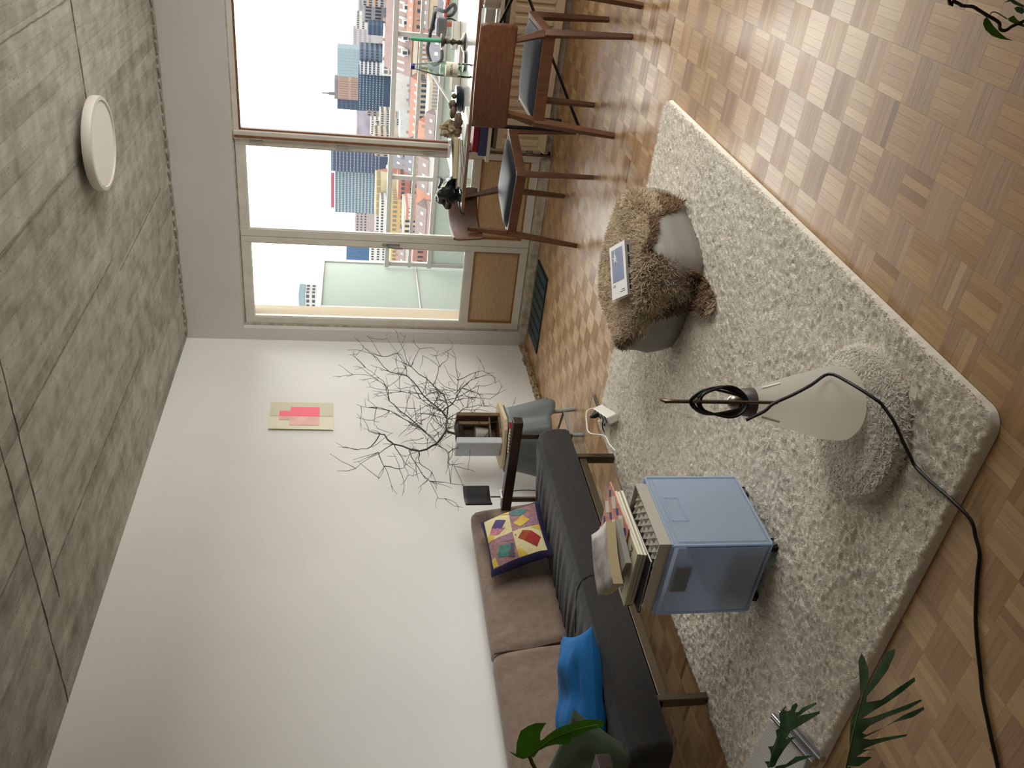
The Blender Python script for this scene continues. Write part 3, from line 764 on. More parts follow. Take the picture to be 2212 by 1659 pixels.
# ------------------------------------------------------------------ rug
def rug():
    x0, x1, y0, y1 = .775, 2.565, -4.535, -2.12
    st = .0055; nx, ny = int((x1 - x0) / st), int((y1 - y0) / st)
    rs = np.random.RandomState(2)
    X, Y = np.meshgrid(np.linspace(x0, x1, nx), np.linspace(y0, y1, ny), indexing='ij')
    def smooth(a, k):
        for _ in range(k):
            a = (a + np.roll(a, 1, 0) + np.roll(a, -1, 0) + np.roll(a, 1, 1) + np.roll(a, -1, 1)) / 5
        return a / a.std()
    f1 = smooth(rs.randn(nx, ny), 1); f2 = smooth(rs.randn(nx, ny), 10); f3 = smooth(rs.randn(nx, ny), 60)
    d = np.minimum(np.minimum(X - x0, x1 - X), np.minimum(Y - y0, y1 - Y))
    rc = .05
    cx = np.clip(X, x0 + rc, x1 - rc); cy = np.clip(Y, y0 + rc, y1 - rc)
    dc = rc - np.hypot(X - cx, Y - cy)
    d = np.minimum(d, np.maximum(dc, 0))
    e = np.clip(d / .016, 0, 1); prof = np.sqrt(1 - (1 - e) ** 2)
    Z = .003 + prof * .021 + np.sqrt(prof) * (.0019 * f1 + .0006 * f2 + .0005 * f3)
    Z[d <= 0] = .0015
    # pull outer ring onto the rounded corner
    R = np.hypot(X - cx, Y - cy); over = R > rc
    sx = np.where(over, cx + (X - cx) * rc / np.maximum(R, 1e-6), X); sy = np.where(over, cy + (Y - cy) * rc / np.maximum(R, 1e-6), Y)
    sx = sx + .0016 * smooth(rs.randn(nx, ny), 2) * prof; sy = sy + .0016 * smooth(rs.randn(nx, ny), 2) * prof
    v = np.stack([sx, sy, Z], -1).reshape(-1, 3)
    idx = np.arange(nx * ny).reshape(nx, ny)
    q = np.stack([idx[:-1, :-1], idx[1:, :-1], idx[1:, 1:], idx[:-1, 1:]], -1).reshape(-1, 4)
    me = bpy.data.meshes.new('pile')
    me.vertices.add(len(v)); me.vertices.foreach_set('co', v.astype('f').ravel())
    me.loops.add(q.size); me.loops.foreach_set('vertex_index', q.astype('i').ravel())
    me.polygons.add(len(q)); me.polygons.foreach_set('loop_start', np.arange(0, q.size, 4, dtype='i'))
    me.update(calc_edges=True); me.validate()
    me.materials.append(mat('rug_wool', (246, 239, 226), .95, var=.08, vscale=14, rgb2=(230, 221, 206), sheen=.15))
    t = thing('rug', 'large pale beige deep pile rug on the parquet', 'rug', (1.67, -3.33, 0))
    put('pile', me, t, (-1.67, 3.33, 0))['kind'] = 'stuff'
    # the pile itself: short leaning tufts, a little under one per five millimetres
    n = 290000
    tx = rs.uniform(x0 + .004, x1 - .004, n); ty_ = rs.uniform(y0 + .004, y1 - .004, n)
    ccx = np.clip(tx, x0 + rc, x1 - rc); ccy = np.clip(ty_, y0 + rc, y1 - rc)
    ok = np.hypot(tx - ccx, ty_ - ccy) < rc - .004
    tx, ty_ = tx[ok], ty_[ok]; n = len(tx)
    ii = np.clip(((tx - x0) / (x1 - x0) * (nx - 1)).astype(int), 0, nx - 1); jj = np.clip(((ty_ - y0) / (y1 - y0) * (ny - 1)).astype(int), 0, ny - 1)
    tz = Z[ii, jj] - .003
    ln = rs.uniform(.0052, .0082, n) * np.clip(tz / .015, .9, 1); rd = rs.uniform(.0011, .0018, n); ph = rs.uniform(0, 2 * np.pi, n)
    la = .7 * np.pi * f2[ii, jj] + rs.normal(0, .6, n); lean = rs.uniform(.15, .65, n) * ln
    V = np.zeros((n, 4, 3), 'f')
    for k in range(3):
        V[:, k, 0] = tx + rd * np.cos(ph + 2.0944 * k); V[:, k, 1] = ty_ + rd * np.sin(ph + 2.0944 * k); V[:, k, 2] = tz
    V[:, 3, 0] = tx + lean * np.cos(la); V[:, 3, 1] = ty_ + lean * np.sin(la); V[:, 3, 2] = tz + ln
    b4 = np.arange(n) * 4
    T = np.stack([np.stack([b4, b4 + 1, b4 + 3], 1), np.stack([b4 + 1, b4 + 2, b4 + 3], 1), np.stack([b4 + 2, b4, b4 + 3], 1)], 1).reshape(-1)
    tm = bpy.data.meshes.new('tufts')
    tm.vertices.add(n * 4); tm.vertices.foreach_set('co', V.ravel())
    tm.loops.add(len(T)); tm.loops.foreach_set('vertex_index', T.astype('i'))
    tm.polygons.add(n * 3); tm.polygons.foreach_set('loop_start', np.arange(0, len(T), 3, dtype='i'))
    tm.polygons.foreach_set('use_smooth', np.ones(n * 3, bool))
    tm.update(calc_edges=True); tm.materials.append(add_trans(mat('rug_tuft', (250, 243, 230), .95), .3))
    put('tufts', tm, t, (-1.67, 3.33, 0))['kind'] = 'stuff'
    part('backing', MB().box(.79, 2.55, -4.52, -2.135, .0005, .003), mat('rug_backing', (120, 92, 66), .9), t, world=True)
rug()
RZ = .022

def tufts(points, normals, length, rad, seed, droop=.4, n=3, seg=3, curl=.5):
    """wool locks: short tapered curved tubes as one mesh"""
    r_ = random.Random(seed); mb = MB(); V = []; F = []
    for p, nn in zip(points, normals):
        p = Vector(p); nn = Vector(nn)
        L_ = length * r_.uniform(.6, 1.25)
        t = Vector((r_.uniform(-1, 1), r_.uniform(-1, 1), r_.uniform(-1, 1))); t = (t - nn * t.dot(nn)).normalized()
        d = (nn + t * r_.uniform(.2, .9) * curl).normalized()
        dd = (t * curl * r_.uniform(.2, 1) - Vector((0, 0, droop))) * .6
        q = p - nn * .002; base = len(V)
        a = d.cross(t).normalized(); b = d.cross(a)
        for i in range(seg + 1):
            f = i / seg; rr_ = rad * (1 - .8 * f * f) * r_.uniform(.85, 1.15)
            for j in range(n):
                th = 2 * PI * j / n
                V.append(tuple(q + (a * math.cos(th) + b * math.sin(th)) * rr_))
            d = (d + dd / seg).normalized(); q = q + d * L_ / seg
        for i in range(seg):
            for j in range(n):
                F.append((base + i * n + j, base + i * n + (j + 1) % n, base + (i + 1) * n + (j + 1) % n, base + (i + 1) * n + j))
        F.append(tuple(base + seg * n + j for j in range(n)))
    mb.v = V; mb.f = F; mb.mi = [0] * len(F)
    return mb

# ------------------------------------------------------------------ pouf with sheepskin and book
pc = Vector((1.985, -2.68, RZ - .004))
po_ = thing('floor_cushion', 'grey leather floor cushion mostly covered by the sheepskin', 'pouf', pc, math.radians(-14))
def squircle(t, e=4):
    c, s = math.cos(t), math.sin(t); k = (abs(c) ** e + abs(s) ** e) ** (-1 / e); return c * k, s * k
def pouf_fn(u, v):
    x, y = squircle(2 * PI * u, 5)
    prof = [(.0, .0), (.9, 0), (1, .05), (1.03, .12), (1.0, .19), (.93, .225), (.7, .235), (0, .24)]
    f = v * (len(prof) - 1); i = min(int(f), len(prof) - 2); f -= i
    r = prof[i][0] * (1 - f) + prof[i + 1][0] * f; z = prof[i][1] * (1 - f) + prof[i + 1][1] * f
    w = .008 * noise.noise(Vector((x * 5, y * 5, z * 18)))
    return (x * (.275 * r + w), y * (.27 * r + w), z)
M['grey_leather'] = mat('grey_leather', (132, 128, 120), .5, bump=.15, bscale=120)
part('cover', MB().grid(pouf_fn, 64, 22, closeu=True), M['grey_leather'], po_, smooth=True, ang=70)
part('seam', MB().tube([(squircle(2 * PI * k / 48, 5)[0] * .268, squircle(2 * PI * k / 48, 5)[1] * .263, .212) for k in range(48)], .004, 6, closed=True), M['grey_leather'], po_, smooth=True)

sk = thing('sheepskin', 'shaggy beige brown sheepskin draped over the grey leather cushion', 'sheepskin', (1.985, -2.68, RZ))
# hide outline in the cushion's frame: angle -> reach beyond the top edge
def hide_reach(a):
    lobes = [(-1.13, .33, .64), (.36, .34, .34), (1.4, .5, .36), (2.7, .6, .40), (-2.75, .3, .25), (-1.9, .2, .1)]
    r = .315
    for c, w, h in lobes:
        d = (a - c + PI) % (2 * PI) - PI
        r = max(r, .27 + h * .62 * math.exp(-(d / w) ** 2))
    return r
HZ = .245
def hide_pt(a, s):
    x, y = squircle(a, 4); k = math.hypot(x, y)
    edge = .262 * k
    zz = HZ + .004 * math.sin(5 * a) ; R0 = s
    if R0 <= edge - .03: return Vector((math.cos(a) * R0, math.sin(a) * R0, zz - .01 * (R0 / edge) ** 2))
    over = R0 - (edge - .03)
    # bend over the edge then hang down
    if over < .06:
        t = over / .06 * (PI / 2); return Vector((math.cos(a) * (edge - .03 + .038 * math.sin(t)), math.sin(a) * (edge - .03 + .038 * math.sin(t)), zz - .01 - .038 * (1 - math.cos(t))))
    dn = over - .06; z = zz - .048 - dn; out = edge + .014 + .06 * max(0, dn - .1)
    if z < .012: out += (.012 - z); z = .012
    return Vector((math.cos(a) * out, math.sin(a) * out, z))
mb = MB(); na, nsd = 72, 16
mb.grid(lambda u, v: tuple(hide_pt(2 * PI * u, max(.001, v * hide_reach(2 * PI * u)))), na, nsd, closeu=True)
rz = Matrix.Rotation(math.radians(-14), 4, 'Z')
mb.xf(rz)
M['wool_tan'] = mat('wool_tan', (240, 228, 208), .95, var=.3, vscale=7, rgb2=(208, 192, 166)); add_trans(M['wool_tan'], .35)
M['wool_dark'] = mat('wool_dark', (160, 132, 100), .95, var=.4, vscale=6, rgb2=(92, 70, 50), sheen=.2)
part('hide', mb, M['wool_dark'], sk, smooth=True)
r_ = random.Random(6); P1, N1, P2, N2 = [], [], [], []
for k in range(34000):
    a = r_.uniform(0, 2 * PI); R = hide_reach(a); s = R * math.sqrt(r_.random())
    p = hide_pt(a, s); da = hide_pt(a + .03, s) - p; ds = hide_pt(a, s + .004) - p
    n = ds.cross(da); n = -n if n.dot(Vector((p.x, p.y, .4))) < 0 else n
    if n.length < 1e-9: continue
    n.normalize(); p = rz @ p; n = rz @ n
    if s / R > .93 - .22 * (p.z < .13) and noise.noise(p * 8) > -.25: P2.append(p); N2.append(n)
    else: P1.append(p); N1.append(n)
o = part('wool', tufts(P1, N1, .029, .0027, 1, .35, curl=.95), M['wool_tan'], sk, smooth=True); o['kind'] = 'stuff'
o = part('dark_wool', tufts(P2, N2, .03, .0027, 2, .5, curl=.9), M['wool_dark'], sk, smooth=True, label='darker brown wool along the skirt of the skin'); o['kind'] = 'stuff'

bk = thing('book', 'white paperback with blue cover picture lying on the sheepskin', 'book', (2.035, -2.79, .285), math.radians(38.5))
bk.rotation_euler = (math.radians(7), math.radians(-3), math.radians(38.5))
# local: x along the book, y across, spine on the -y side
bl, bw, bt_ = .218, .145, .026
part('pages', MB().box(-bl / 2 + .003, bl / 2 - .003, -bw / 2 + .001, bw / 2 - .003, .001, bt_ - .001), M['paper'], bk)
M['cover_white'] = mat('cover_white', (232, 232, 230), .35)
part('front_cover', MB().box(-bl / 2, bl / 2, -bw / 2, bw / 2, bt_ - .001, bt_ + .0006), M['cover_white'], bk)
part('back_cover', MB().box(-bl / 2, bl / 2, -bw / 2, bw / 2, 0, .001), M['cover_white'], bk)
sp_ = part('spine', MB().box(-bl / 2, bl / 2, -bw / 2 - .0014, -bw / 2, 0, bt_ + .0006), mat('spine_grey', (150, 140, 136), .5), bk)
M['ink'] = mat('ink', (36, 34, 36), .6)
part('cover_picture', MB().box(-.042, .092, -.05, .055, bt_ + .0006, bt_ + .0012), mat('cover_blue', (104, 118, 168), .4, var=.2, vscale=9), bk)
fl_ = MB()
for k in range(7):
    a = k * 2 * PI / 7 + .3; fl_.prism([(0, 0), (.009 * math.cos(a - .3), .009 * math.sin(a - .3)), (.024 * math.cos(a), .024 * math.sin(a)), (.009 * math.cos(a + .3), .009 * math.sin(a + .3))], .0006, Matrix.Translation((.052, .022, bt_ + .0012)))
fl_.box(.06, .092, .02, .024, bt_ + .0012, bt_ + .0018)
part('cover_flower', fl_, M['cover_white'], bk)
for k, (x, y, w) in enumerate([(-.054, .042, .02), (-.06, .042, .026), (-.08, -.035, .03), (-.088, -.03, .045)]):
    part('cover_text_line', MB().box(x - .0012, x + .0012, y - w / 2, y + w / 2, bt_ + .0006, bt_ + .001), M['ink'], bk)
for (x, w) in ((-.06, .07), (.025, .05), (.075, .03)):
    part('spine_text_line', MB().box(x - w / 2, x + w / 2, -bw / 2 - .002, -bw / 2 - .0014, .009, .017), M['ink'], sp_)

# ------------------------------------------------------------------ fluffy cushion and cone lamp
fc = Vector((2.275, -4.15, RZ - .004))
fcu = thing('fluffy_cushion', 'round white fluffy cushion lying on the rug under the lamp', 'cushion', fc)
prof = [(.0, .0), (.17, .0), (.195, .012), (.2, .025), (.19, .042), (.15, .052), (.07, .046), (0, .04)]
part('body', MB().lathe(prof, 40), mat('plush_base', (250, 247, 241), .95), fcu, smooth=True)
P1, N1 = [], []
r_ = random.Random(9)
pr_ = [(0, .04), (.07, .046), (.15, .052), (.19, .042), (.2, .025), (.201, .012)]
for k in range(22000):
    a = r_.uniform(0, 2 * PI); s = .2 * math.sqrt(r_.random())
    if k % 6 == 0: s = r_.uniform(.188, .2)
    for (ra, za), (rb_, zb2) in zip(pr_, pr_[1:]):
        if ra <= s <= rb_: z = za + (zb2 - za) * (s - ra) / (rb_ - ra); sl = (zb2 - za) / (rb_ - ra); break
    if s > .198: z = r_.uniform(.01, .03)
    n = Vector((-sl * math.cos(a), -sl * math.sin(a), 1)).normalized()
    P1.append((s * math.cos(a), s * math.sin(a), z)); N1.append(n)
o = part('plush_pile', tufts(P1, N1, .016, .0023, 3, .2, n=3, curl=1.8), add_trans(mat('plush', (254, 252, 247), .95), .45), fcu, smooth=True); o['kind'] = 'stuff'
part('sewn_label', MB().box(.135, .16, -.2, -.172, .02, .021).xf(Matrix.Rotation(.25, 4, 'Z')), M['paper'], fcu)

lp = thing('table_lamp', 'white conical lamp with steel hook and coiled black cable on the fluffy cushion', 'lamp', (2.315, -4.125, RZ + .043), 0)
cone = [(0, 0), (.06, .0), (.086, .008), (.098, .03), (.097, .055), (.0, .055)]
shell = [(.0, .0), (.062, .0), (.085, .006), (.097, .022), (.0985, .045), (.094, .08), (.076, .15), (.055, .22), (.038, .272), (.032, .285), (.0, .285)]
M['opal'] = mat('opal_white', (246, 243, 236), .38); add_trans(M['opal'], .68)
cn = part('shade', MB().lathe(shell, 40), M['opal'], lp, smooth=True, ang=60)
part('neck_ring', MB().lathe([(.036, .278), (.039, .28), (.036, .305), (.03, .312), (0, .312)], 28), mat('neck_grey', (92, 86, 80), .4), lp, smooth=True)
part('ball_joint', MB().blob((-.0, -.0, .328), .02, 0, 0, 16, 10), M['steel'], lp, smooth=True)
vd = Vector((2.315 - CAM.x, -4.125 - CAM.y, 0)).normalized(); sd = Vector((vd.y, -vd.x, 0))
part('hook', MB().tube([Vector((0, 0, .31)) - vd * .012, Vector((0, 0, .50)) - vd * .012, Vector((0, 0, .518)) - vd * .008, Vector((0, 0, .525)) + vd * .004 + sd * .004], [.0055, .005, .006, .004], 8), M['steel_brown'], lp, smooth=True)
part('hook_arm', MB().tube([-vd * .052 + Vector((0, 0, .235)), -vd * .05 + Vector((0, 0, .34)), -vd * .045 + Vector((0, 0, .452)), -vd * .055 + Vector((0, 0, .46)), -vd * .066 + Vector((0, 0, .455)) + sd * .004], .0045, 8), M['steel_brown'], lp, smooth=True)
for sgn in (-1, 1):
    d_ = (sd * sgn * .8 - vd * .45).normalized()
    part('shade_slot', MB().bar(d_ * .0565 + Vector((0, 0, .216)), d_ * .0425 + Vector((0, 0, .262)), .006, .004, up=d_), mat('slot_white', (250, 248, 240), .3), lp)
cd = solo('power_cable', MB(), M['black'], 'black cable', 'cable') if False else None
M['rubber'] = mat('cable_rubber', (16, 15, 17), .42)
coil = MB()
for k in range(4):
    pts = []
    for i in range(36):
        t = 2 * PI * i / 36; rx = .030 + .0025 * k; rz_ = .073 - .003 * k
        w = .004 * math.sin(3 * t + k)
        pts.append(Vector((0, 0, .388 - .004 * k)) + sd * (rx + w) * math.cos(t) + Vector((0, 0, 1)) * rz_ * math.sin(t) - vd * (.03 + .005 * k + .003 * math.sin(2 * t + k * 2)))
    coil.tube(pts, .0035, 7, closed=True)
part('cable_coil', coil, M['rubber'], lp, smooth=True)
cordpts = [(2.313,-4.201,0.390),(2.340,-4.200,0.348),(2.359,-4.194,0.327),(2.380,-4.185,0.278),(2.404,-4.174,0.229),(2.416,-4.141,0.169),(2.432,-4.203,0.151),(2.431,-4.276,0.115),(2.421,-4.294,0.100),(2.402,-4.334,0.086),(2.362,-4.362,0.062),(2.338,-4.377,0.045),(2.320,-4.400,0.034),(2.326,-4.474,0.031),(2.331,-4.526,0.026),(2.324,-4.586,0.012),(2.298,-4.614,0.006),(2.275,-4.643,0.005),(2.234,-4.664,0.005),(2.192,-4.688,0.005),(2.145,-4.719,0.005),(2.103,-4.755,0.005),(2.065,-4.792,0.005),(2.031,-4.823,0.005),(1.999,-4.864,0.005),(1.970,-4.902,0.005),(1.943,-4.939,0.005),(1.897,-4.995,0.005),(1.843,-5.063,0.005)]
def smooth_path(P, k=4):
    P = [Vector(p) for p in P]; out = []
    for i in range(len(P) - 1):
        a, b, c, d = P[max(i - 1, 0)], P[i], P[i + 1], P[min(i + 2, len(P) - 1)]
        for j in range(k):
            t = j / k
            out.append(.5 * ((2 * b) + (c - a) * t + (2 * a - 5 * b + 4 * c - d) * t * t + (3 * b - a - 3 * c + d) * t ** 3))
    return out + [P[-1]]
part('cord', MB().tube(smooth_path(cordpts), .0042, 8), M['rubber'], lp, smooth=True, world=True)

# ------------------------------------------------------------------ sofa
so = thing('sofa', 'low daybed sofa with dark seat mattress, taupe back cushions and steel frame', 'sofa', (.5, -3.23, 0))
M['dark_linen'] = mat('dark_linen', (40, 35, 34), .9, var=.25, vscale=40, rgb2=(31, 28, 28), bump=.12, bscale=300, sheen=.1)
M['taupe_linen'] = mat('taupe_linen', (138, 118, 104), .9, var=.12, vscale=30, rgb2=(122, 103, 90), bump=.12, bscale=260, sheen=.2)
SY0, SY1 = -4.17, -2.29
def seat_fn(u, v):
    # closed section in x-z, swept along y
    sec = [(.26, .24), (.55, .236), (.82, .232), (.872, .238), (.882, .26), (.882, .32), (.872, .365), (.845, .39), (.79, .4), (.6, .378), (.4, .352), (.3, .338), (.26, .32), (.25, .28)]
    n = len(sec); f = u * n; i = int(f) % n; f -= int(f)
    a, b = sec[i], sec[(i + 1) % n]
    x = a[0] * (1 - f) + b[0] * f; z = a[1] * (1 - f) + b[1] * f
    y = SY0 + (SY1 - SY0) * v
    e = min(v, 1 - v) * (SY1 - SY0); k = 1 - .5 * max(0, 1 - e / .03) ** 2 * .12
    x = .57 + (x - .57) * k; z = .31 + (z - .31) * k
    if z > .33:
        # gathered folds that start square to the back edge and sweep toward the front
        s = max(0, min(1, (.84 - x) / .25)); ph = (y + .35 * max(0, x - .3) ** 1.6) * 165 + 3.5 * noise.noise(Vector((x * 2, y * 3, 1)))
        z += s * (.0040 * math.sin(ph) + .0045 * math.sin(ph * .43 + 1)) * (.4 + .9 * abs(noise.noise(Vector((x * 3, y * 2.2, 5)))) * 1.6)
    return (x, y, z)
mt = part('seat_mattress', MB().grid(lambda u, v: seat_fn(v, u), 330, 57), M['dark_linen'], so, smooth=True, ang=60, world=True)
for yy, s in ((SY0, 1), (SY1, -1)):
    vs = [seat_fn(i / 28, 0 if s == 1 else 1) for i in range(28)]
    part('end_panel', MB().add(vs, [tuple(range(28)) if s == 1 else tuple(range(27, -1, -1))]), M['dark_linen'], mt, world=True)
part('piping', MB().tube([seat_fn(t, .44) for t in [.10 + .7 * i / 24 for i in range(25)]], .004, 6), M['dark_linen'], mt, smooth=True, world=True)
def back_cushion(y0, y1, seed):
    def fn(u, v):
        # u along y, v around the closed leaning section
        sec = [(.235, .315), (.285, .325), (.30, .36), (.275, .5), (.245, .62), (.225, .672), (.19, .69), (.14, .685), (.118, .66), (.135, .5), (.165, .36), (.19, .32)]
        n = len(sec); f = (v % 1) * n; i = int(f) % n; f -= int(f)
        a, b = sec[i], sec[(i + 1) % n]
        x = a[0] * (1 - f) + b[0] * f; z = a[1] * (1 - f) + b[1] * f
        y = y0 + (y1 - y0) * u
        e = min(u, 1 - u) * (y1 - y0); k = 1 - .28 * max(0, 1 - e / .035) ** 2
        cx, cz = .21, .5
        x = cx + (x - cx) * k + .0; z = cz + (z - cz) * (1 - .05 * max(0, 1 - e / .035) ** 2)
        if x > .2:
            w = noise.noise(Vector((y * 5 + z * 2.2, z * 3, seed)))
            x += .006 * w + .004 * math.sin((y + .25 * z) * 40 + 3 * noise.noise(Vector((y * 2, z * 4, seed)))) * max(0, noise.noise(Vector((y * 1.7, z, seed + 4))) + .25)
        return (x, y, z)
    cu = part('back_cushion', MB().grid(lambda u, v: fn(u, v), 70, 37), M['taupe_linen'], so, smooth=True, ang=60, world=True)
    for uu, s in ((0, 1), (1, -1)):
        vs = [fn(uu, i / 36) for i in range(36)]
        part('cushion_end', MB().add(vs, [tuple(range(36)) if s == 1 else tuple(range(35, -1, -1))]), M['taupe_linen'], cu, world=True)
    return cu
back_cushion(-3.205, -2.215, 1)
c2 = back_cushion(-4.2, -3.21, 7)
part('piping', MB().tube([(.30 - .075 * t, -3.207 + .004 * math.sin(9 * t), .33 + .355 * t) for t in [i / 12 for i in range(13)]], .005, 6), mat('piping_brown', (104, 86, 76), .9), c2, smooth=True, world=True)
part('back_rail', MB().box(.225, .255, -4.22, -2.27, .29, .325), mat('rail_slate', (96, 104, 108), .4, .6), so, world=True, bevel=.004)
for y in (-2.474, -3.93):
    lg_ = part('leg_frame', MB().bar((.815, y, 0), (.815, y, .232), .045, .026, up=(0, 1, 0)).bar((.16, y, 0), (.16, y, .232), .045, .026, up=(0, 1, 0)).box(.14, .83, y - .013, y + .013, .2, .232), M['steel_brown'], so, world=True, bevel=.002)
part('front_rail', MB().box(.80, .826, -3.93, -2.474, .175, .212), M['steel_brown'], so, world=True, bevel=.002)
for y, s in ((-2.295, 1), (-4.185, -1)):
    ya, yb_ = (y, y + .055) if s == 1 else (y - .055, y)
    ar = part('armrest', MB().box(.30, .905, ya, yb_, .482, .535), M['arm_wood'], so, world=True, bevel=.003, label='dark stained wooden armrest beam')
    for x in (.36, .80):
        part('arm_post', MB().box(x - .014, x + .014, (ya + yb_) / 2 - .006, (ya + yb_) / 2 + .006, .2, .482), M['steel_brown'], ar, world=True)

# cushions on the sofa
def pillow(name, label, w, h, t, M4, mt_, seed, crease=.008, cat='cushion'):
    mb = MB()
    def fn(u, v, s):
        x, y = (u - .5), (v - .5)
        e = max(0, (1 - (2 * x) ** 2)) * max(0, (1 - (2 * y) ** 2))
        z = s * t / 2 * e ** .42
        pin = 1 - .07 * (1 - (2 * y) ** 2) * (2 * x) ** 4; piny = 1 - .07 * (1 - (2 * x) ** 2) * (2 * y) ** 4
        z += s * crease * noise.noise(Vector((x * 5, y * 5, seed))) * e ** .3
        return tuple(M4 @ Vector((x * w * pin, y * h * piny, z)))
    mb.grid(lambda u, v: fn(u, v, 1), 33, 33)
    n0 = len(mb.f); mb.grid(lambda u, v: fn(1 - u, v, -1), 33, 33)
    return mb, fn
def frame_from(o, ex, ey):
    ex = Vector(ex).normalized(); ey = Vector(ey); ey = (ey - ex * ey.dot(ex)).normalized(); ez = ex.cross(ey)
    m_ = Matrix((ex, ey, ez)).transposed().to_4x4(); m_.translation = Vector(o); return m_
# patchwork
PM = frame_from((.415, -2.63, .515), (.04, .40, .02), (-.13, -.03, .25))
pw = thing('patchwork_cushion', 'navy edged patchwork cushion in yellow, red and teal leaning on the sofa', 'cushion', (.43, -2.62, .36))
pb, pfn = pillow('body', '', .37, .34, .11, PM, None, 2)
part('body', pb, mat('navy_cotton', (34, 30, 72), .85, bump=.1, bscale=150), pw, smooth=True, world=True, ang=70)
PC = dict(c=(222, 208, 158), y=(218, 186, 84), r=(158, 40, 36), o=(164, 76, 46), t=(86, 140, 130), p=(82, 66, 122), k=(198, 126, 142), m=(170, 126, 130), d=(92, 78, 92), b=(104, 120, 136), v=(166, 126, 150))
# patches in face coordinates (0..1), x along the cushion's lower edge toward the window, y up
PT = [('c', [(.08, .5), (.5, .5), (.5, .93), (.08, .93)]), ('c', [(.5, .08), (.92, .08), (.92, .5), (.5, .5)]), ('m', [(.08, .08), (.5, .08), (.5, .5), (.08, .5)]), ('k', [(.5, .5), (.92, .5), (.92, .93), (.5, .93)])]
TOPQ = [('y', [(.08, .08), (.22, .08), (.2, .3), (.08, .24)]), ('r', [(.13, .2), (.3, .12), (.44, .34), (.28, .42)]), ('o', [(.28, .42), (.44, .34), (.47, .44), (.33, .48)]), ('y', [(.34, .08), (.5, .08), (.5, .28)]), ('c', [(.08, .3), (.24, .42), (.18, .5), (.08, .5)])]
PATCH = [
 ('m', [(.07, .5), (.5, .5), (.5, .93), (.07, .93)]), ('t', [(.14, .62), (.33, .56), (.36, .74), (.2, .82)]), ('d', [(.1, .56), (.3, .52), (.33, .56), (.14, .66)]), ('y', [(.08, .84), (.22, .86), (.2, .93), (.08, .93)]), ('v', [(.36, .52), (.5, .52), (.5, .7), (.4, .68)]),
 ('c', [(.5, .5), (.93, .5), (.93, .93), (.5, .93)]), ('p', [(.62, .66), (.74, .56), (.84, .72), (.72, .82)]), ('k', [(.55, .72), (.62, .6), (.72, .82), (.6, .88)]), ('y', [(.5, .82), (.58, .8), (.62, .93), (.5, .93)]), ('y', [(.84, .5), (.93, .5), (.93, .66)]),
 ('c', [(.07, .07), (.5, .07), (.5, .5), (.07, .5)]), ('r', [(.14, .2), (.28, .1), (.42, .22), (.3, .36)]), ('o', [(.3, .36), (.42, .22), (.46, .34), (.36, .44)]), ('y', [(.07, .36), (.2, .44), (.2, .5), (.07, .5)]), ('y', [(.4, .07), (.5, .07), (.5, .24)]),
 ('m', [(.5, .07), (.93, .07), (.93, .5), (.5, .5)]), ('y', [(.54, .36), (.62, .2), (.74, .3), (.64, .46)]), ('t', [(.74, .3), (.82, .2), (.9, .34), (.8, .46)]), ('b', [(.8, .46), (.9, .34), (.93, .44), (.88, .5)]), ('v', [(.5, .1), (.62, .07), (.6, .2), (.52, .3)])]
# the navy border shows below and at the near side, so the printed face sits a little toward the far upper corner
for k, (c, poly) in enumerate(PATCH):
    lvl = .003 + (.0015 if len(poly) and k % 5 else 0)
    pts = []
    for i in range(len(poly)):
        a, b = poly[i], poly[(i + 1) % len(poly)]
        for s in range(4): pts.append((a[0] + (b[0] - a[0]) * s / 4, a[1] + (b[1] - a[1]) * s / 4))
    cxy = (sum(p[0] for p in pts) / len(pts), sum(p[1] for p in pts) / len(pts))
    nrm = PM.to_3x3() @ Vector((0, 0, 1))
    rings = []
    for f in (1.0, .66, .33):
        rings.append([Vector(pfn(cxy[0] + (p[0] - cxy[0]) * f, cxy[1] + (p[1] - cxy[1]) * f, 1)) + nrm * lvl for p in pts])
    mb = MB(); n = len(pts)
    vs = [p - nrm * .006 for p in rings[0]] + rings[0] + rings[1] + rings[2] + [Vector(pfn(cxy[0], cxy[1], 1)) + nrm * lvl]
    fs = []
    for q in range(3):
        for i in range(n): fs.append((q * n + i, q * n + (i + 1) % n, (q + 1) * n + (i + 1) % n, (q + 1) * n + i))
    for i in range(n): fs.append((3 * n + i, 3 * n + (i + 1) % n, 4 * n))
    mname = 'patch_' + c
    if mname not in M: M[mname] = mat(mname, PC[c], .85, var=.22 if c in 'mkvbt' else .08, vscale=60, bump=.1, bscale=160)
    part('patch', mb.add(vs, fs), M[mname], pw, smooth=True, world=True)
M['blue_cotton'] = mat('blue_cotton', (0, 96, 160), .85, bump=.12, bscale=200)
BM = frame_from((.63, -3.83, .462), (.27, .42, -.02), (-.28, .12, .045))
b_, _f = pillow('blue', '', .62, .31, .15, BM, None, 9, .03)
solo('blue_cushion', b_, M['blue_cotton'], 'bright blue cushion lying on the dark sofa seat', 'cushion', smooth=True, ang=80)
GM = frame_from((.64, -4.11, .49), (.36, .10, -.12), (-.12, .12, .24))
b_, _f = pillow('green', '', .40, .32, .11, GM, None, 5, .015)
solo('green_cushion', b_, mat('green_velvet', (58, 70, 50), .85, bump=.1, bscale=160), 'olive green velvet cushion at the near end of the sofa', 'cushion', smooth=True, ang=80)

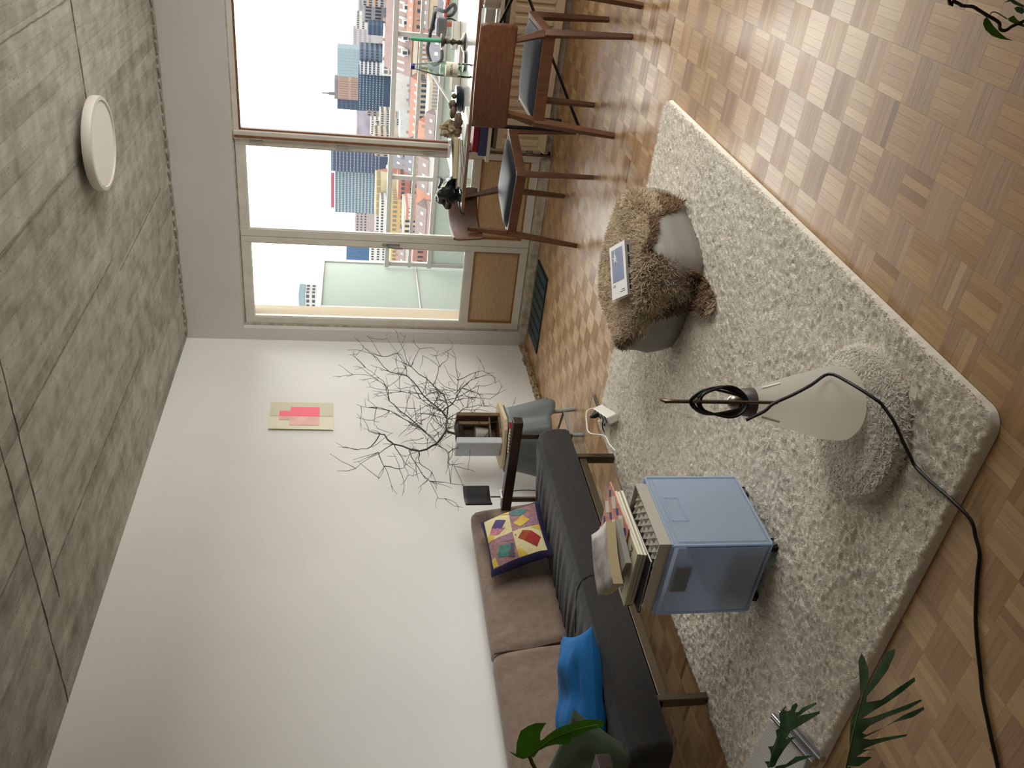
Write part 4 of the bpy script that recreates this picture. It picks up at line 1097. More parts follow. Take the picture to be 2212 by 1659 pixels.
# clip-on lamp, comb on the far armrest
cl = thing('clamp_lamp', 'black clip-on reading lamp clamped to the dark wooden armrest', 'lamp', (.385, -2.27, .535))
def shade_fn(u, v):
    y = -2.27 + (u - .5) * .15; x = .385 - .035 * math.cos((u - .5) * 2.4) + .03; z = .60 + .148 * v
    return (x, y, z)
mb = MB(); mb.grid(shade_fn, 13, 7)
sh_ = part('shade', mb, M['black'], cl, smooth=True, world=True)
md = sh_.modifiers.new('solid', 'SOLIDIFY'); md.thickness = .012
md = sh_.modifiers.new('bev', 'BEVEL'); md.width = .012; md.segments = 3; md.limit_method = 'ANGLE'
part('stem', MB().tube([(.38, -2.268, .60), (.38, -2.268, .545)], .0035, 8), M['metal_dark'], cl, smooth=True, world=True)
part('clamp', MB().box(.36, .40, -2.30, -2.235, .536, .546).box(.362, .398, -2.236, -2.226, .47, .546), M['white_plastic'], cl, world=True, bevel=.003)
part('cord', MB().tube(smooth_path([(.385, -2.228, .48), (.39, -2.225, .42), (.385, -2.222, .35), (.36, -2.22, .25), (.3, -2.2, .12), (.25, -2.18, .01)]), .0028, 6), M['rubber'], cl, smooth=True, world=True)
cb = thing('beaded_clip', 'cream ribbed strip with a red end lying on the armrest end', 'ornament', (.80, -2.265, .535))
part('rod', MB().tube([(.70, -2.29, .55), (.86, -2.262, .552)], .0035, 6), M['black'], cb, smooth=True, world=True)
for k in range(8):
    x = .705 + k * .019
    part('rib', MB().tube([(x, -2.288 + k * .002, .541), (x + .004, -2.256 + k * .002, .542)], .0058, 8), mat('rib_cream', (222, 208, 180), .5) if k == 0 else bpy.data.materials['rib_cream'], cb, smooth=True, world=True)
part('red_end', MB().tube([(.855, -2.275, .545), (.878, -2.252, .545)], .0065, 8), mat('toy_red', (186, 24, 40), .4), cb, smooth=True, world=True)

# ------------------------------------------------------------------ rolling box with tray and books
bx_ = thing('drawer_box', 'translucent blue plastic storage box on castors beside the sofa', 'storage box', (1.555, -3.855, RZ - .012))
def plastic(name, rgb, al):
    m = bpy.data.materials.new(name); m.use_nodes = True; nt = m.node_tree; nt.nodes.clear()
    out = nt.nodes.new('ShaderNodeOutputMaterial'); tr = nt.nodes.new('ShaderNodeBsdfTransparent'); tr.inputs[0].default_value = lin((226, 234, 244)) + (1,)
    p = nt.nodes.new('ShaderNodeBsdfPrincipled'); p.inputs['Base Color'].default_value = lin(rgb) + (1,); p.inputs['Roughness'].default_value = .3
    tl = nt.nodes.new('ShaderNodeBsdfTranslucent'); tl.inputs[0].default_value = lin(rgb) + (1,)
    m1 = nt.nodes.new('ShaderNodeMixShader'); m1.inputs[0].default_value = .45; nt.links.new(p.outputs[0], m1.inputs[1]); nt.links.new(tl.outputs[0], m1.inputs[2])
    mx = nt.nodes.new('ShaderNodeMixShader'); mx.inputs[0].default_value = al
    nt.links.new(tr.outputs[0], mx.inputs[1]); nt.links.new(m1.outputs[0], mx.inputs[2]); nt.links.new(mx.outputs[0], out.inputs[0]); return m
M['pp'] = plastic('blue_polypropylene', (226, 234, 244), .52); M['pp2'] = plastic('blue_polypropylene_thick', (204, 220, 240), .8)
X0, X1, Y0, Y1, Z0, Z1 = 1.403, 1.704, -4.02, -3.695, .06, .385
def wb_(n, mb, m_='pp', **k): return part(n, mb, M[m_], bx_, world=True, **k)
wb_('side_panel', MB().box(X0, X0 + .004, Y0, Y1, Z0, Z1), bevel=.001)
wb_('side_panel', MB().box(X1 - .004, X1, Y0, Y1, Z0, Z1), bevel=.001)
wb_('rear_panel', MB().box(X0, X1, Y1 - .004, Y1, Z0, Z1))
wb_('base_panel', MB().box(X0, X1, Y0, Y1, Z0, Z0 + .005))
wb_('top_panel', MB().box(X0, X1, Y0, Y1, Z1 - .005, Z1))
ed = MB()
for x in (X0, X1):
    for y in (Y0, Y1): ed.box(x - .004, x + .004, y - .004, y + .004, Z0, Z1)
for z in (Z0, Z1):
    for y in (Y0, Y1): ed.box(X0, X1, y - .004, y + .004, z - .004, z + .004)
    for x in (X0, X1): ed.box(x - .004, x + .004, Y0, Y1, z - .004, z + .004)
wb_('edge_frame', ed, 'pp2', bevel=.003)
df = wb_('drawer_front', MB().box(X0 + .012, X1 - .012, Y0 - .003, Y0 + .003, Z0 + .012, Z1 - .02), bevel=.001)
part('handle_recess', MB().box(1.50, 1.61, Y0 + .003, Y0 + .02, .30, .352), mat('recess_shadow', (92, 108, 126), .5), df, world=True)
d2_ = wb_('drawer_front', MB().box(X1 - .003, X1 + .003, Y0 + .014, Y1 - .014, Z0 + .012, Z1 - .02), bevel=.001)
hr = MB().box(X1 - .02, X1 + .004, -3.91, -3.80, .352, .356).box(X1 - .02, X1 + .004, -3.91, -3.80, .30, .304).box(X1 - .02, X1 + .004, -3.912, -3.908, .30, .356).box(X1 - .02, X1 + .004, -3.802, -3.798, .30, .356)
part('handle_recess', hr, M['pp2'], d2_, world=True)
for k, z in enumerate((.13, .2, .27)):
    wb_('rib_line', MB().box(X1, X1 + .0015, Y0 + .014, Y1 - .014, z, z + .0015), 'pp2')
# folded linen seen dimly inside
solo('folded_cloth', MB().box(1.425, 1.68, -3.99, -3.73, .067, .20), mat('dim_cloth', (120, 124, 126), .9, var=.4, vscale=20), 'grey folded cloth seen dimly through the blue box', 'cloth', bevel=.03, seg=3)
for x, y in ((1.44, -3.985), (1.665, -3.985), (1.44, -3.735), (1.668, -3.735)):
    cs = part('castor', MB().box(x - .011, x + .011, y - .012, y + .012, .034, .058), M['steel'], bx_, world=True)
    part('wheel', MB().tube([(x - .009, y, .031), (x + .009, y, .031)], .023, 16), M['black'], cs, smooth=True, world=True)
    part('hub', MB().tube([(x - .0105, y, .031), (x + .0105, y, .031)], .010, 10), M['steel'], cs, smooth=True, world=True)
ty = thing('metal_tray', 'brushed metal tray with embossed pyramid studs on the blue box', 'tray', (1.56, -3.87, .389))
TX0, TX1, TY0, TY1, TZ0, TZ1 = 1.425, 1.703, -4.012, -3.725, .389, .428
M['brushed'] = mat('brushed_aluminium', (196, 192, 184), .4, .6)
for a_ in ((TX0, TX0 + .003, TY0, TY1), (TX1 - .003, TX1, TY0, TY1), (TX0 + .003, TX1 - .003, TY0, TY0 + .003), (TX0 + .003, TX1 - .003, TY1 - .003, TY1)):
    part('rim_wall', MB().box(*a_, TZ0, TZ1), M['brushed'], ty, world=True)
part('base', MB().box(TX0 + .002, TX1 - .002, TY0 + .002, TY1 - .002, TZ0 + .0005, TZ0 + .022), M['brushed'], ty, world=True)
st_ = (TX1 - TX0 - .006) / 9
stud = MB(); h_ = st_ / 2; stud.add([(-h_, -h_, 0), (h_, -h_, 0), (h_, h_, 0), (-h_, h_, 0), (0, 0, .013)], [(3, 2, 1, 0), (0, 1, 4), (1, 2, 4), (2, 3, 4), (3, 0, 4)])
sm_ = stud.mesh('stud', M['brushed'])
for i in range(9):
    for j in range(9):
        put('stud', sm_, ty, (TX0 + .003 + st_ * (i + .5) - 1.56, TY0 + .003 + st_ * (j + .5) + 3.87, TZ0 + .022 - .389))
# books
zb_ = .4245
pat = None
def notebook(label, cx, cy, w, l, t, z, rot, cov, pages=M['paper'], name='notebook', soft=0, text=None):
    t_ = thing(name, label, 'book', (cx, cy, z), rot)
    part('pages', MB().box(-w / 2 + .003, w / 2 - .002, -l / 2 + .002, l / 2 - .002, .001, t - .001), pages, t_)
    part('cover', MB().box(-w / 2, w / 2, -l / 2, l / 2, t - .0015, t).box(-w / 2, w / 2, -l / 2, l / 2, 0, .0015).box(-w / 2 - .0015, -w / 2, -l / 2, l / 2, 0, t), cov, t_)
    return t_
def rotz(d): return math.radians(d)
M['kraft'] = mat('kraft_grey', (176, 168, 140), .8)
notebook('black folder at the bottom of the stack on the metal tray', 1.49, -3.845, .22, .30, .008, zb_ - .001, rotz(3), M['black_soft'])
notebook('lowest cream sketch pad in the stack on the tray', 1.49, -3.80, .235, .31, .011, zb_ + .007, rotz(-1), M['kraft'])
notebook('middle cream sketch pad in the stack on the tray', 1.487, -3.80, .235, .31, .011, zb_ + .018, rotz(0), M['kraft'])
nb = notebook('cream comic album with hand lettering under the patterned folder', 1.488, -3.80, .235, .312, .010, zb_ + .029, rotz(.5), mat('album_cream', (214, 206, 176), .6))
tx = text_mb('SONS MASSONNE', .026, .0003); tx.xf(Matrix.Translation((-.0, -.105, .0104)))
part('lettering', tx, M['ink'], nb)
tx = text_mb('NNE', .026, .0003); tx.xf(Matrix.Translation((-.06, -.075, .0104)))
part('lettering', tx, M['ink'], nb)
zn = zb_ + .0395
pf = thing('patterned_folder', 'pink and blue diamond patterned folder on the sketch pads', 'folder', (1.495, -3.765, zn), rotz(2))
part('cover', MB().box(-.118, .122, -.095, .158, 0, .005), mat('folder_pink', (222, 168, 150), .6, var=.25, vscale=70, rgb2=(204, 120, 100)), pf, bevel=.002)
DW = mat('diamond_white', (226, 222, 206), .6); DB = mat('diamond_blue', (52, 62, 128), .6)
for i in range(4):
    for j in range(5):
        x, y = -.09 + i * .06, -.068 + j * .05
        col_ = DW if (i + j) % 2 == 0 else DB
        k = 1 if col_ is DW else .6
        part('diamond', MB().prism([(x - .027 * k, y), (x, y - .031 * k), (x + .027 * k, y), (x, y + .031 * k)], .0005, Matrix.Translation((0, 0, .005))), col_, pf)
gb = notebook('grey cloth bound book under the thick paperback', 1.525, -3.845, .10, .17, .018, zn + .0058, rotz(-14), mat('book_grey', (164, 164, 158), .6), mat('pages_grey', (150, 148, 140), .8))
pb_ = thing('thick_paperback', 'thick worn paperback lying open-curled on top of the stack', 'book', (1.475, -3.84, zn + .0245), rotz(-27))
def curl(u, v, z): return (-.065 + .13 * u, -.105 + .21 * v, z + .012 * (1 - u) ** 3 + .004 * math.sin(v * 4))
mb = MB(); mb.grid(lambda u, v: curl(u, v, .034), 12, 8); n0 = len(mb.v)
mb.grid(lambda u, v: curl(u, 1 - v, .001 + .002 * (1 - u)), 12, 8)
for (f0, f1) in (((0, 0), (1, 0)), ((1, 0), (1, 1)), ((1, 1), (0, 1)), ((0, 1), (0, 0))):
    mb.grid(lambda u, v: curl(f0[0] + (f1[0] - f0[0]) * u, f0[1] + (f1[1] - f0[1]) * u, .0015 + .0325 * v), 12, 2)
part('pages', mb, M['cream_paper'], pb_)
mb = MB(); mb.grid(lambda u, v: curl(u * 1.02 - .01, v * 1.02 - .01, .0355 + .012 * max(0, .3 - u) ** 1), 12, 8)
o = part('cover', mb, mat('photo_cover', (206, 200, 196), .5, var=.5, vscale=14, rgb2=(126, 112, 108)), pb_, smooth=True); md = o.modifiers.new('s', 'SOLIDIFY'); md.thickness = .001
# ------------------------------------------------------------------ dining chairs
def make_chair(name, label):
    t = thing(name, label, 'chair', (0, 0, 0), 0, 'walnut dining chairs')
    sw, sd = .235, .245
    for s in (-1, 1):
        part('leg', MB().bar((s * sw, sd, 0), (s * (sw - .015), sd - .015, .45), .024, .026, w2=.034, h2=.036), M['walnut'], t, bevel=.003)
    for s in (-1, 1):
        part('rear_leg', MB().bar((s * .2535, -.25, 0), (s * .222, -.20, .44), .024, .028, w2=.036, h2=.042).bar((s * .222, -.20, .44), (s * .155, -.235, .68), .036, .04, w2=.024, h2=.014), M['walnut'], t, bevel=.003)
    part('front_rail', MB().box(-.215, .215, sd - .035, sd - .012, .395, .45), M['walnut'], t, bevel=.002)
    part('rear_rail', MB().box(-.215, .215, -.215, -.19, .385, .445), M['walnut'], t, bevel=.002)
    for s in (-1, 1):
        part('side_rail', MB().bar((s * .222, sd - .012, .4225), (s * .218, -.2, .4175), .024, .055), M['walnut'], t, bevel=.002)
    def pad(u, v):
        x, y = (u - .5) * 2, (v - .5) * 2
        e = max(0, 1 - x ** 6) * max(0, 1 - y ** 6)
        return (x * .205, .012 + y * .205, .447 + .028 * e ** .5)
    mb = MB().grid(pad, 17, 17); mb.box(-.205, .205, -.193, .217, .43, .4475)
    part('seat_pad', mb, M['navy_leather'], t, smooth=True, ang=50)
    def bk(u, v, off):
        x = (u - .5) * .515 * (1 - .05 * max(0, (abs(2 * v - 1) - .6) / .4) ** 2.2); z = .585 + .185 * v + .01 * (1 - (2 * u - 1) ** 2)
        y = -.225 - .045 * (1 - (2 * u - 1) ** 2) - .02 * v + off
        return (x, y, z)
    mb = MB().grid(lambda u, v: bk(u, v, 0), 33, 17)
    o = part('backrest', mb, M['walnut_back'], t, smooth=True)
    md = o.modifiers.new('s', 'SOLIDIFY'); md.thickness = .013; md.offset = 0
    return t
ch = make_chair('dining_chair', 'walnut dining chair with navy pad, its back toward the camera, in front of the table')
ch.location = (2.415, -1.15, 0); ch.rotation_euler = (0, 0, math.radians(-.5))
c2 = dup(ch, 'walnut dining chair with navy pad turned sideways at the left table end', (1.655, -.845, 0), math.radians(-90 - 15))
c3 = dup(ch, 'walnut dining chair at the right frame edge showing only one leg', (3.07, -1.215, 0), math.radians(2))

# ------------------------------------------------------------------ table
tb = thing('dining_table', 'white topped table on thin black trestle legs by the window', 'table', (2.45, -.52, 0))
part('table_top', MB().box(1.515, 3.45, -1.02, -.03, .722, .74), M['white_gloss'], tb, world=True, bevel=.002)
part('edge_band', MB().box(1.512, 3.453, -1.023, -1.02, .722, .7385).box(1.512, 1.515, -1.02, -.03, .722, .7385), mat('edge_brown', (128, 92, 70), .35), tb, world=True)
def tl(n, pts, r=.011): return part(n, MB().tube(pts, r, 10), M['metal_dark'], tb, smooth=True, world=True)
tl('leg', [(2.02, -.90, .722), (2.01, -.86, 0)]); tl('leg', [(1.86, -.12, .722), (1.86, -.14, 0)])
tl('leg', [(3.1, -.9, .722), (3.12, -.88, 0)]); tl('leg', [(3.1, -.12, .722), (3.12, -.14, 0)])
tl('brace', [(2.01, -.86, .045), (2.75, -.5, .44), (3.12, -.3, .66)], .009); tl('brace', [(2.2, -.5, .66), (2.75, -.5, .44), (3.1, -.5, .2)], .009)
tl('stretcher', [(1.86, -.14, .05), (2.01, -.86, .05)], .009)
part('brace_joint', MB().tube([(2.01, -.885, .07), (2.03, -.85, .055)], .013, 10), M['chrome'], tb, smooth=True, world=True)
TZ = .7402
# bottle
bo = thing('glass_bottle', 'clear glass water bottle with ORDAL label and blue cap on the table', 'bottle', (2.325, -.94, TZ))
M['glass'] = pane_mat('bottle_glass', (226, 240, 232))
part('glass_body', MB().lathe([(.0, 0), (.036, 0), (.039, .006), (.039, .05), (.036, .06), (.039, .07), (.039, .185), (.036, .205), (.022, .275), (.0145, .305), (.0145, .318), (0, .318)], 28), M['glass'], bo, smooth=True)
lb = part('paper_label', MB().lathe([(.0394, .078), (.0396, .078), (.0396, .142), (.0394, .142)], 28), mat('label_beige', (204, 200, 180), .6), bo, smooth=True)
part('cap', MB().lathe([(.0155, .312), (.016, .314), (.016, .332), (.014, .334), (0, .334)], 20), mat('cap_blue', (40, 42, 120), .4), bo, smooth=True)
va = math.atan2(CAM.y + .94, CAM.x - 2.325)
def wrap(mb, r, z):
    v = []
    for x, y, zz in mb.v:
        a = va + x / r; v.append((math.cos(a) * (r + zz), math.sin(a) * (r + zz), z + y))
    mb.v = v; return mb
part('label_lettering', wrap(text_mb('ORDAL', .020, .0003), .0399, .113), M['ink'], lb)
part('label_red_band', wrap(MB().box(-.014, .014, -.003, .003, 0, .0004), .0398, .133), mat('label_red', (196, 96, 84), .6), lb)
part('label_green_line', wrap(MB().box(-.028, .028, -.002, .002, 0, .0004), .0398, .090), mat('label_green', (60, 84, 84), .6), lb)
for k in range(3): part('label_text_line', wrap(MB().box(-.022, .002, -.0007, .0007, 0, .0004), .0398, .0965 + k * .0025), M['ink'], lb)
# candlestick
cs = thing('candlestick', 'ornate tarnished candlestick holding a green candle on the table', 'candlestick', (2.385, -.53, TZ))
M['pewter'] = mat('pewter', (120, 112, 98), .35, .9, var=.5, vscale=60, bump=.6, bscale=90)
part('foot', MB().lathe([(0, 0), (.055, 0), (.058, .004), (.05, .012), (.03, .018), (.014, .03), (0, .03)], 24), M['pewter'], cs, smooth=True)
part('stem', MB().lathe([(.012, .028), (.017, .04), (.010, .05), (.016, .065), (.022, .075), (.012, .088), (.015, .1), (.02, .112), (.0, .112)], 16), M['pewter'], cs, smooth=True)
part('cup', MB().lathe([(.01, .11), (.03, .122), (.04, .138), (.038, .142), (.02, .134), (0, .132)], 20), M['pewter'], cs, smooth=True)
part('candle', MB().tube([(0, 0, .13), (-.002, 0, .30), (-.003, 0, .315), (-.003, 0, .321)], [.0125, .0115, .009, .002], 12), mat('green_wax', (70, 160, 116), .4), cs, smooth=True)
# saucer, books and small things
solo('pewter_dish', MB().lathe([(0, 0), (.05, 0), (.062, .008), (.06, .012), (.045, .006), (0, .005)], 24), M['pewter'], 'flat pewter dish beside the candlestick', 'dish', (2.30, -.62, TZ), smooth=True)
notebook('picture book with dark colourful cover behind the candlestick', 2.29, -.38, .15, .2, .02, TZ, rotz(10), mat('cover_forest', (48, 70, 72), .5, var=.6, vscale=22, rgb2=(128, 56, 84)), name='picture_book')
notebook('brown bound book under the picture book on the table', 2.36, -.22, .1, .16, .045, TZ, rotz(-75), mat('cover_umber', (92, 74, 58), .6), name='picture_book')
notebook('small yellow and brown book beside the bottle', 2.14, -.40, .12, .15, .05, TZ, rotz(4), mat('cover_ochre', (150, 110, 44), .6, var=.6, vscale=18, rgb2=(70, 62, 60)), name='picture_book')
for k in range(6):
    a = k * .5
    solo('dark_plate', MB().lathe([(0, 0), (.04, 0), (.075, .006), (.078, .010), (.07, .0085), (.04, .005), (0, .004)], 28), mat('plate_slate', (38, 44, 52), .3) if k == 0 else bpy.data.materials['plate_slate'], 'dark slate plate, %s of the stack beside the bottle' % ('lowest', 'second from the bottom', 'third from the bottom', 'third from the top', 'second from the top', 'topmost')[k], 'plate', (2.085 + .003 * math.sin(a), -.64, TZ + k * .0066), smooth=True, group='stack of dark plates')
# white angular desk light
wl = thing('desk_light', 'white folding light bar tilted up behind the plates', 'lamp', (2.0, -.5, TZ))
part('foot', MB().box(1.95, 2.05, -.55, -.45, TZ, TZ + .014), M['white_plastic'], wl, world=True, bevel=.003)
part('light_bar', MB().bar((1.98, -.5, TZ + .02), (2.155, -.42, TZ + .165), .03, .012), M['white_plastic'], wl, world=True, bevel=.002)
part('bar_end', MB().bar((2.155, -.42, TZ + .165), (2.19, -.404, TZ + .194), .03, .012), mat('grey_clip', (190, 192, 194), .4), wl, world=True, bevel=.002)
# driftwood and stones
M['drift'] = mat('driftwood', (128, 110, 84), .85, var=.5, vscale=30, stretch=(1, 1, 4), rgb2=(74, 62, 48), bump=.4, bscale=50)
for k, (x, y, z, r, lab) in enumerate([(2.055, -.66, .058, (.03, .022, .022), 'rounded grey striped pebble on the dark plates'), (2.02, -.70, .055, (.036, .024, .02), 'ribbed brown shell lying on the dark plates'), (1.985, -.74, .026, (.05, .032, .026), 'large smooth tan shell leaning against the plates'), (2.10, -.63, .05, (.016, .014, .014), 'small round brown nut on top of the plates')]):
    solo('pebble', MB().blob((0, 0, 0), r, k + 3, .25, 20, 12), M['drift'], lab, 'stone', (x, y, TZ + z - (.0 if k == 2 else .0)), smooth=True)
mb = MB(); mb.blob((0, 0, .062), (.042, .055, .06), 12, .75, 40, 26, 2.6)
solo('craggy_rock', mb, mat('sandstone', (196, 176, 140), .9, var=.6, vscale=26, rgb2=(78, 66, 50), bump=.8, bscale=45), 'craggy sand coloured rock standing on the table', 'rock', (1.925, -.70, TZ), smooth=True, ang=35)
# laptop like white slab, magazines, blue book, pouch
solo('white_tablet', MB().box(-.10, .10, -.075, .075, 0, .012), [M['white_plastic']], 'thin white slab lying at the front table edge', 'tablet', (2.0, -.93, TZ), (0, 0, rotz(-24)), bevel=.003)
zz = TZ
for k, (c, lab) in enumerate([((70, 72, 70), 'bottom magazine with grey cover under the blue book'), ((120, 108, 84), 'brown magazine in the pile under the blue book'), ((54, 52, 50), 'dark magazine in the pile under the blue book'), ((176, 170, 150), 'pale magazine on top of the pile under the blue book')]):
    notebook(lab, 1.77 + .006 * (k % 2), -.90, .21, .28, .008, zz, rotz(-78 + 5 * k), mat('mag_cover_%d' % k, c, .3, var=.4, vscale=16), name='magazine'); zz += .0085
bb_ = thing('blue_book', 'dark blue paperback with curled cover on the magazine pile', 'book', (1.80, -.86, zz), rotz(-70))
mb = MB(); mb.grid(lambda u, v: (-.075 + .15 * u, -.12 + .24 * v, .026 + .016 * (v) ** 2), 6, 12)
o = part('cover', mb, mat('cover_navy', (30, 46, 74), .25, var=.3, vscale=10), bb_, smooth=True); md = o.modifiers.new('s', 'SOLIDIFY'); md.thickness = .0015
mb = MB(); mb.box(-.073, .073, -.118, .118, .0, .0245)
part('pages', mb, M['cream_paper'], bb_)
part('barcode_label', MB().box(-.06, -.02, .07, .105, .0355, .0362).xf(Matrix.Translation((0, 0, .001))), M['paper'], bb_)
ph = thing('leather_pouch', 'black crumpled leather bag with a pale badge at the table corner', 'bag', (1.585, -.86, TZ))
mb = MB().blob((0, 0, .065), (.088, .10, .068), 31, .5, 32, 20, 2.2)
mb.v = [(x, y, max(.001, z)) for x, y, z in mb.v]
part('body', mb, mat('black_leather', (20, 20, 22), .35, bump=.3, bscale=40), ph, smooth=True)
part('badge', MB().box(-.02, .02, -.018, .018, 0, .004).xf(frame_from((.062, -.05, .10), (.4, .75, -.4), (-.4, .5, .6))), mat('badge_olive', (128, 126, 96), .4), ph)
solo('strap_end', MB().tube(smooth_path([(1.62, -.955, TZ + .012), (1.56, -1.0, TZ + .006), (1.53, -1.028, TZ + .002), (1.525, -1.035, TZ - .02)]), .006, 6), M['black_soft'], 'thin black strap hanging over the table corner', 'strap', smooth=True)
# things on the sill
for lab, c, x0, z0, z1, d in (('navy box file lying on the window sill below the table', (58, 72, 112), 1.56, .478, .535, .0), ('crimson box file stacked on the navy one below the table', (140, 24, 48), 1.58, .536, .575, .01)):
    t_ = thing('box_file', lab, 'box file', (x0 + .13, -.03, z0))
    part('case', MB().box(x0, x0 + .27, -.075 + d, .045, z0, z1), mat('file_%d' % c[0], c, .6), t_, world=True, bevel=.004)
    part('papers', MB().box(x0 - .012, x0 + .003, -.06 + d, .035, z0 + .006, z1 - .006), M['paper'], t_, world=True)
vp = thing('planter_pot', 'rounded white ceramic planter on the sill behind the chair', 'planter', (2.57, -.005, .478))
part('pot', MB().lathe([(0, 0), (.06, 0), (.075, .02), (.078, .07), (.07, .1), (.06, .1), (0, .09)], 28), mat('ceramic_white', (214, 210, 200), .5), vp, smooth=True)
part('paper_flag', MB().box(-.05, .02, -.03, -.028, .1, .145), mat('pink_paper', (216, 190, 186), .6), vp)

# ------------------------------------------------------------------ door mat, power strip
dm_ = thing('door_mat', 'dark green ribbed rubber mat before the glazed doors', 'mat', (.47, -.25, 0))
MP = [Vector((.80, -.075, 0)), Vector((.817, -.44, 0)), Vector((.20, -.448, 0)), Vector((.185, -.075, 0))]
mb = MB(); mb.prism([(p.x, p.y) for p in MP], .007)
part('base', mb, mat('mat_black', (20, 28, 30), .8), dm_, world=True)
for k in range(7):
    a, b = (k + .14) / 7, (k + .80) / 7
    def q(f, g): return MP[3].lerp(MP[0], f).lerp(MP[2].lerp(MP[1], f), g)
    pl_ = [q(a, .04), q(b, .04), q(b, .96), q(a, .96)]
    part('ribbed_stripe', MB().prism([(p.x, p.y) for p in pl_], .003, Matrix.Translation((0, 0, .007))), bpy.data.materials.get('mat_green') or mat('mat_green', (56, 78, 78), .85, bump=.4, bscale=120), dm_, world=True)
ps = thing('power_strip', 'white power strip with black plug at the rug edge', 'power strip', (.955, -2.31, .045), math.radians(28))
ps.rotation_euler = (0, math.radians(66), math.radians(25))
part('housing', MB().box(-.028, .028, -.135, .135, 0, .042), M['white_plastic'], ps, bevel=.005)
for k in range(4):
    sk_ = part('socket', MB().lathe([(.0205, 0), (.0205, .0012), (.018, .0016), (0, .0008)], 20).xf(Matrix.Translation((-.028, -.09 + k * .06, .021)) @ Matrix.Rotation(-PI / 2, 4, 'Y')), mat('socket_grey', (60, 60, 62), .5) if k == 0 else bpy.data.materials['socket_grey'], ps, smooth=True)
part('switch', MB().box(-.031, -.028, .112, .128, .012, .032), mat('switch_red', (226, 60, 70), .4), ps)
part('plug', MB().tube([(-.028, .07, .021), (-.05, .07, .021), (-.07, .062, .022)], [.019, .018, .007], 12), M['rubber'], ps, smooth=True)
part('cord', MB().tube(smooth_path([(.0, .135, .02), (-.02, .17, .03), (-.06, .16, .03), (-.10, .06, .0), (-.13, -.08, -.012), (-.09, -.22, -.014), (-.11, -.36, -.014), (-.12, -.5, -.014)]), .0032, 7), M['white_plastic'], ps, smooth=True)
pc_ = [(.90, -2.245, .04), (.85, -2.24, .035), (.82, -2.26, .02), (.83, -2.30, .006), (.87, -2.33, .006), (.875, -2.42, .006), (.83, -2.5, .006), (.79, -2.52, .006), (.78, -2.49, .008), (.81, -2.48, .01), (.82, -2.53, .006), (.78, -2.62, .006), (.72, -2.7, .006), (.6, -2.8, .006), (.5, -2.9, .006)]
solo('plug_cable', MB().tube(smooth_path(pc_), .0035, 7), M['rubber'], 'black cable looping from the power strip under the sofa', 'cable', smooth=True)
pc_ = [(.86, -2.25, .03), (.83, -2.17, .012), (.82, -2.05, .006), (.825, -1.93, .006), (.835, -1.92, .008), (.84, -2.04, .006), (.85, -2.17, .012), (.875, -2.26, .03)]
solo('plug_cable', MB().tube(smooth_path(pc_), .0035, 7), M['rubber'], 'short doubled black cable tail pointing away from the power strip', 'cable', smooth=True)

# ------------------------------------------------------------------ stool, planter, plant
sl = thing('metal_stool', 'grey folded sheet stool with tubular legs holding the plant', 'stool', (.34, -1.68, 0))
M['stool_grey'] = mat('stool_grey', (100, 108, 107), .5, var=.1, vscale=6)
M['stool_tube'] = mat('stool_tube', (150, 154, 150), .45)
def skirt(u, v):
    a = 2 * PI * u; x, y = squircle(a, 5)
    f = 1 + .16 * abs(math.sin(4 * a + .4)) * (.15 + .85 * v) - .06
    s = (.155 + .05 * v) * f
    sag = .03 * max(0, math.sin(4 * a + .8)) * v
    return (.34 + x * s, -1.68 + y * s, .445 - (.27 + .02 * math.sin(2 * a)) * v - sag)
o = part('skirt', MB().grid(skirt, 96, 10, closeu=True), M['stool_grey'], sl, smooth=True, ang=50, world=True); md = o.modifiers.new('s', 'SOLIDIFY'); md.thickness = .004
part('seat', MB().box(.34 - .15, .34 + .15, -1.83, -1.53, .43, .448), M['stool_grey'], sl, world=True, bevel=.01)
LG = [(.513, -1.607), (.505, -1.86), (.18, -1.86), (.18, -1.5)]
for x, y in LG:
    part('leg', MB().tube([(.34 + (x - .34) * .72, -1.68 + (y + 1.68) * .72, .43), (x, y, 0)], .0125, 10), M['stool_tube'], sl, smooth=True, world=True)
part('stretcher', MB().tube([(.497, -1.612, .07), (.49, -1.852, .07)], .008, 8), M['stool_tube'], sl, smooth=True, world=True)
part('stretcher', MB().tube([(.2, -1.52, .07), (.497, -1.612, .07)], .008, 8), M['stool_tube'], sl, smooth=True, world=True)
solo('wooden_board', MB().prism([(-.17, -.12), (-.12, -.17), (.12, -.17), (.17, -.12), (.17, .12), (.12, .17), (-.12, .17), (-.17, .12)], .02), mat('pale_pine', (214, 192, 156), .6, var=.15, vscale=10, stretch=(1, 10, 1)), 'pale pine board lying on the grey stool', 'board', (.35, -1.66, .4485), (0, 0, rotz(10)), bevel=.003)
px = thing('plant_box', 'weathered open wooden box with grey side holding the twiggy plant', 'planter', (.36, -1.66, .469), rotz(-20))
WD = mat('box_wood', (118, 92, 66), .7, var=.4, vscale=12, stretch=(10, 10, 1.5), rgb2=(82, 62, 44)); WG = mat('box_grey', (190, 194, 202), .6)
part('right_board', MB().box(-.075, .085, .075, .10, .0, .265), WD, px, bevel=.002)
part('left_board', MB().box(-.07, .08, -.12, -.075, .0, .275), WG, px, bevel=.006)
part('back_board', MB().box(-.085, -.07, -.075, .075, 0, .26), WD, px)
part('bottom_board', MB().box(-.07, .08, -.075, .075, 0, .012), WD, px)
part('shelf_board', MB().box(-.07, .07, -.075, .075, .06, .07), WD, px)
part('upright', MB().box(.055, .075, .02, .04, .07, .25), WD, px)
part('soil', MB().blob((0, 0, .245), (.07, .075, .025), 3, .4, 16, 10), mat('dark_soil', (48, 40, 32), .95, bump=.6, bscale=60), px, smooth=True)
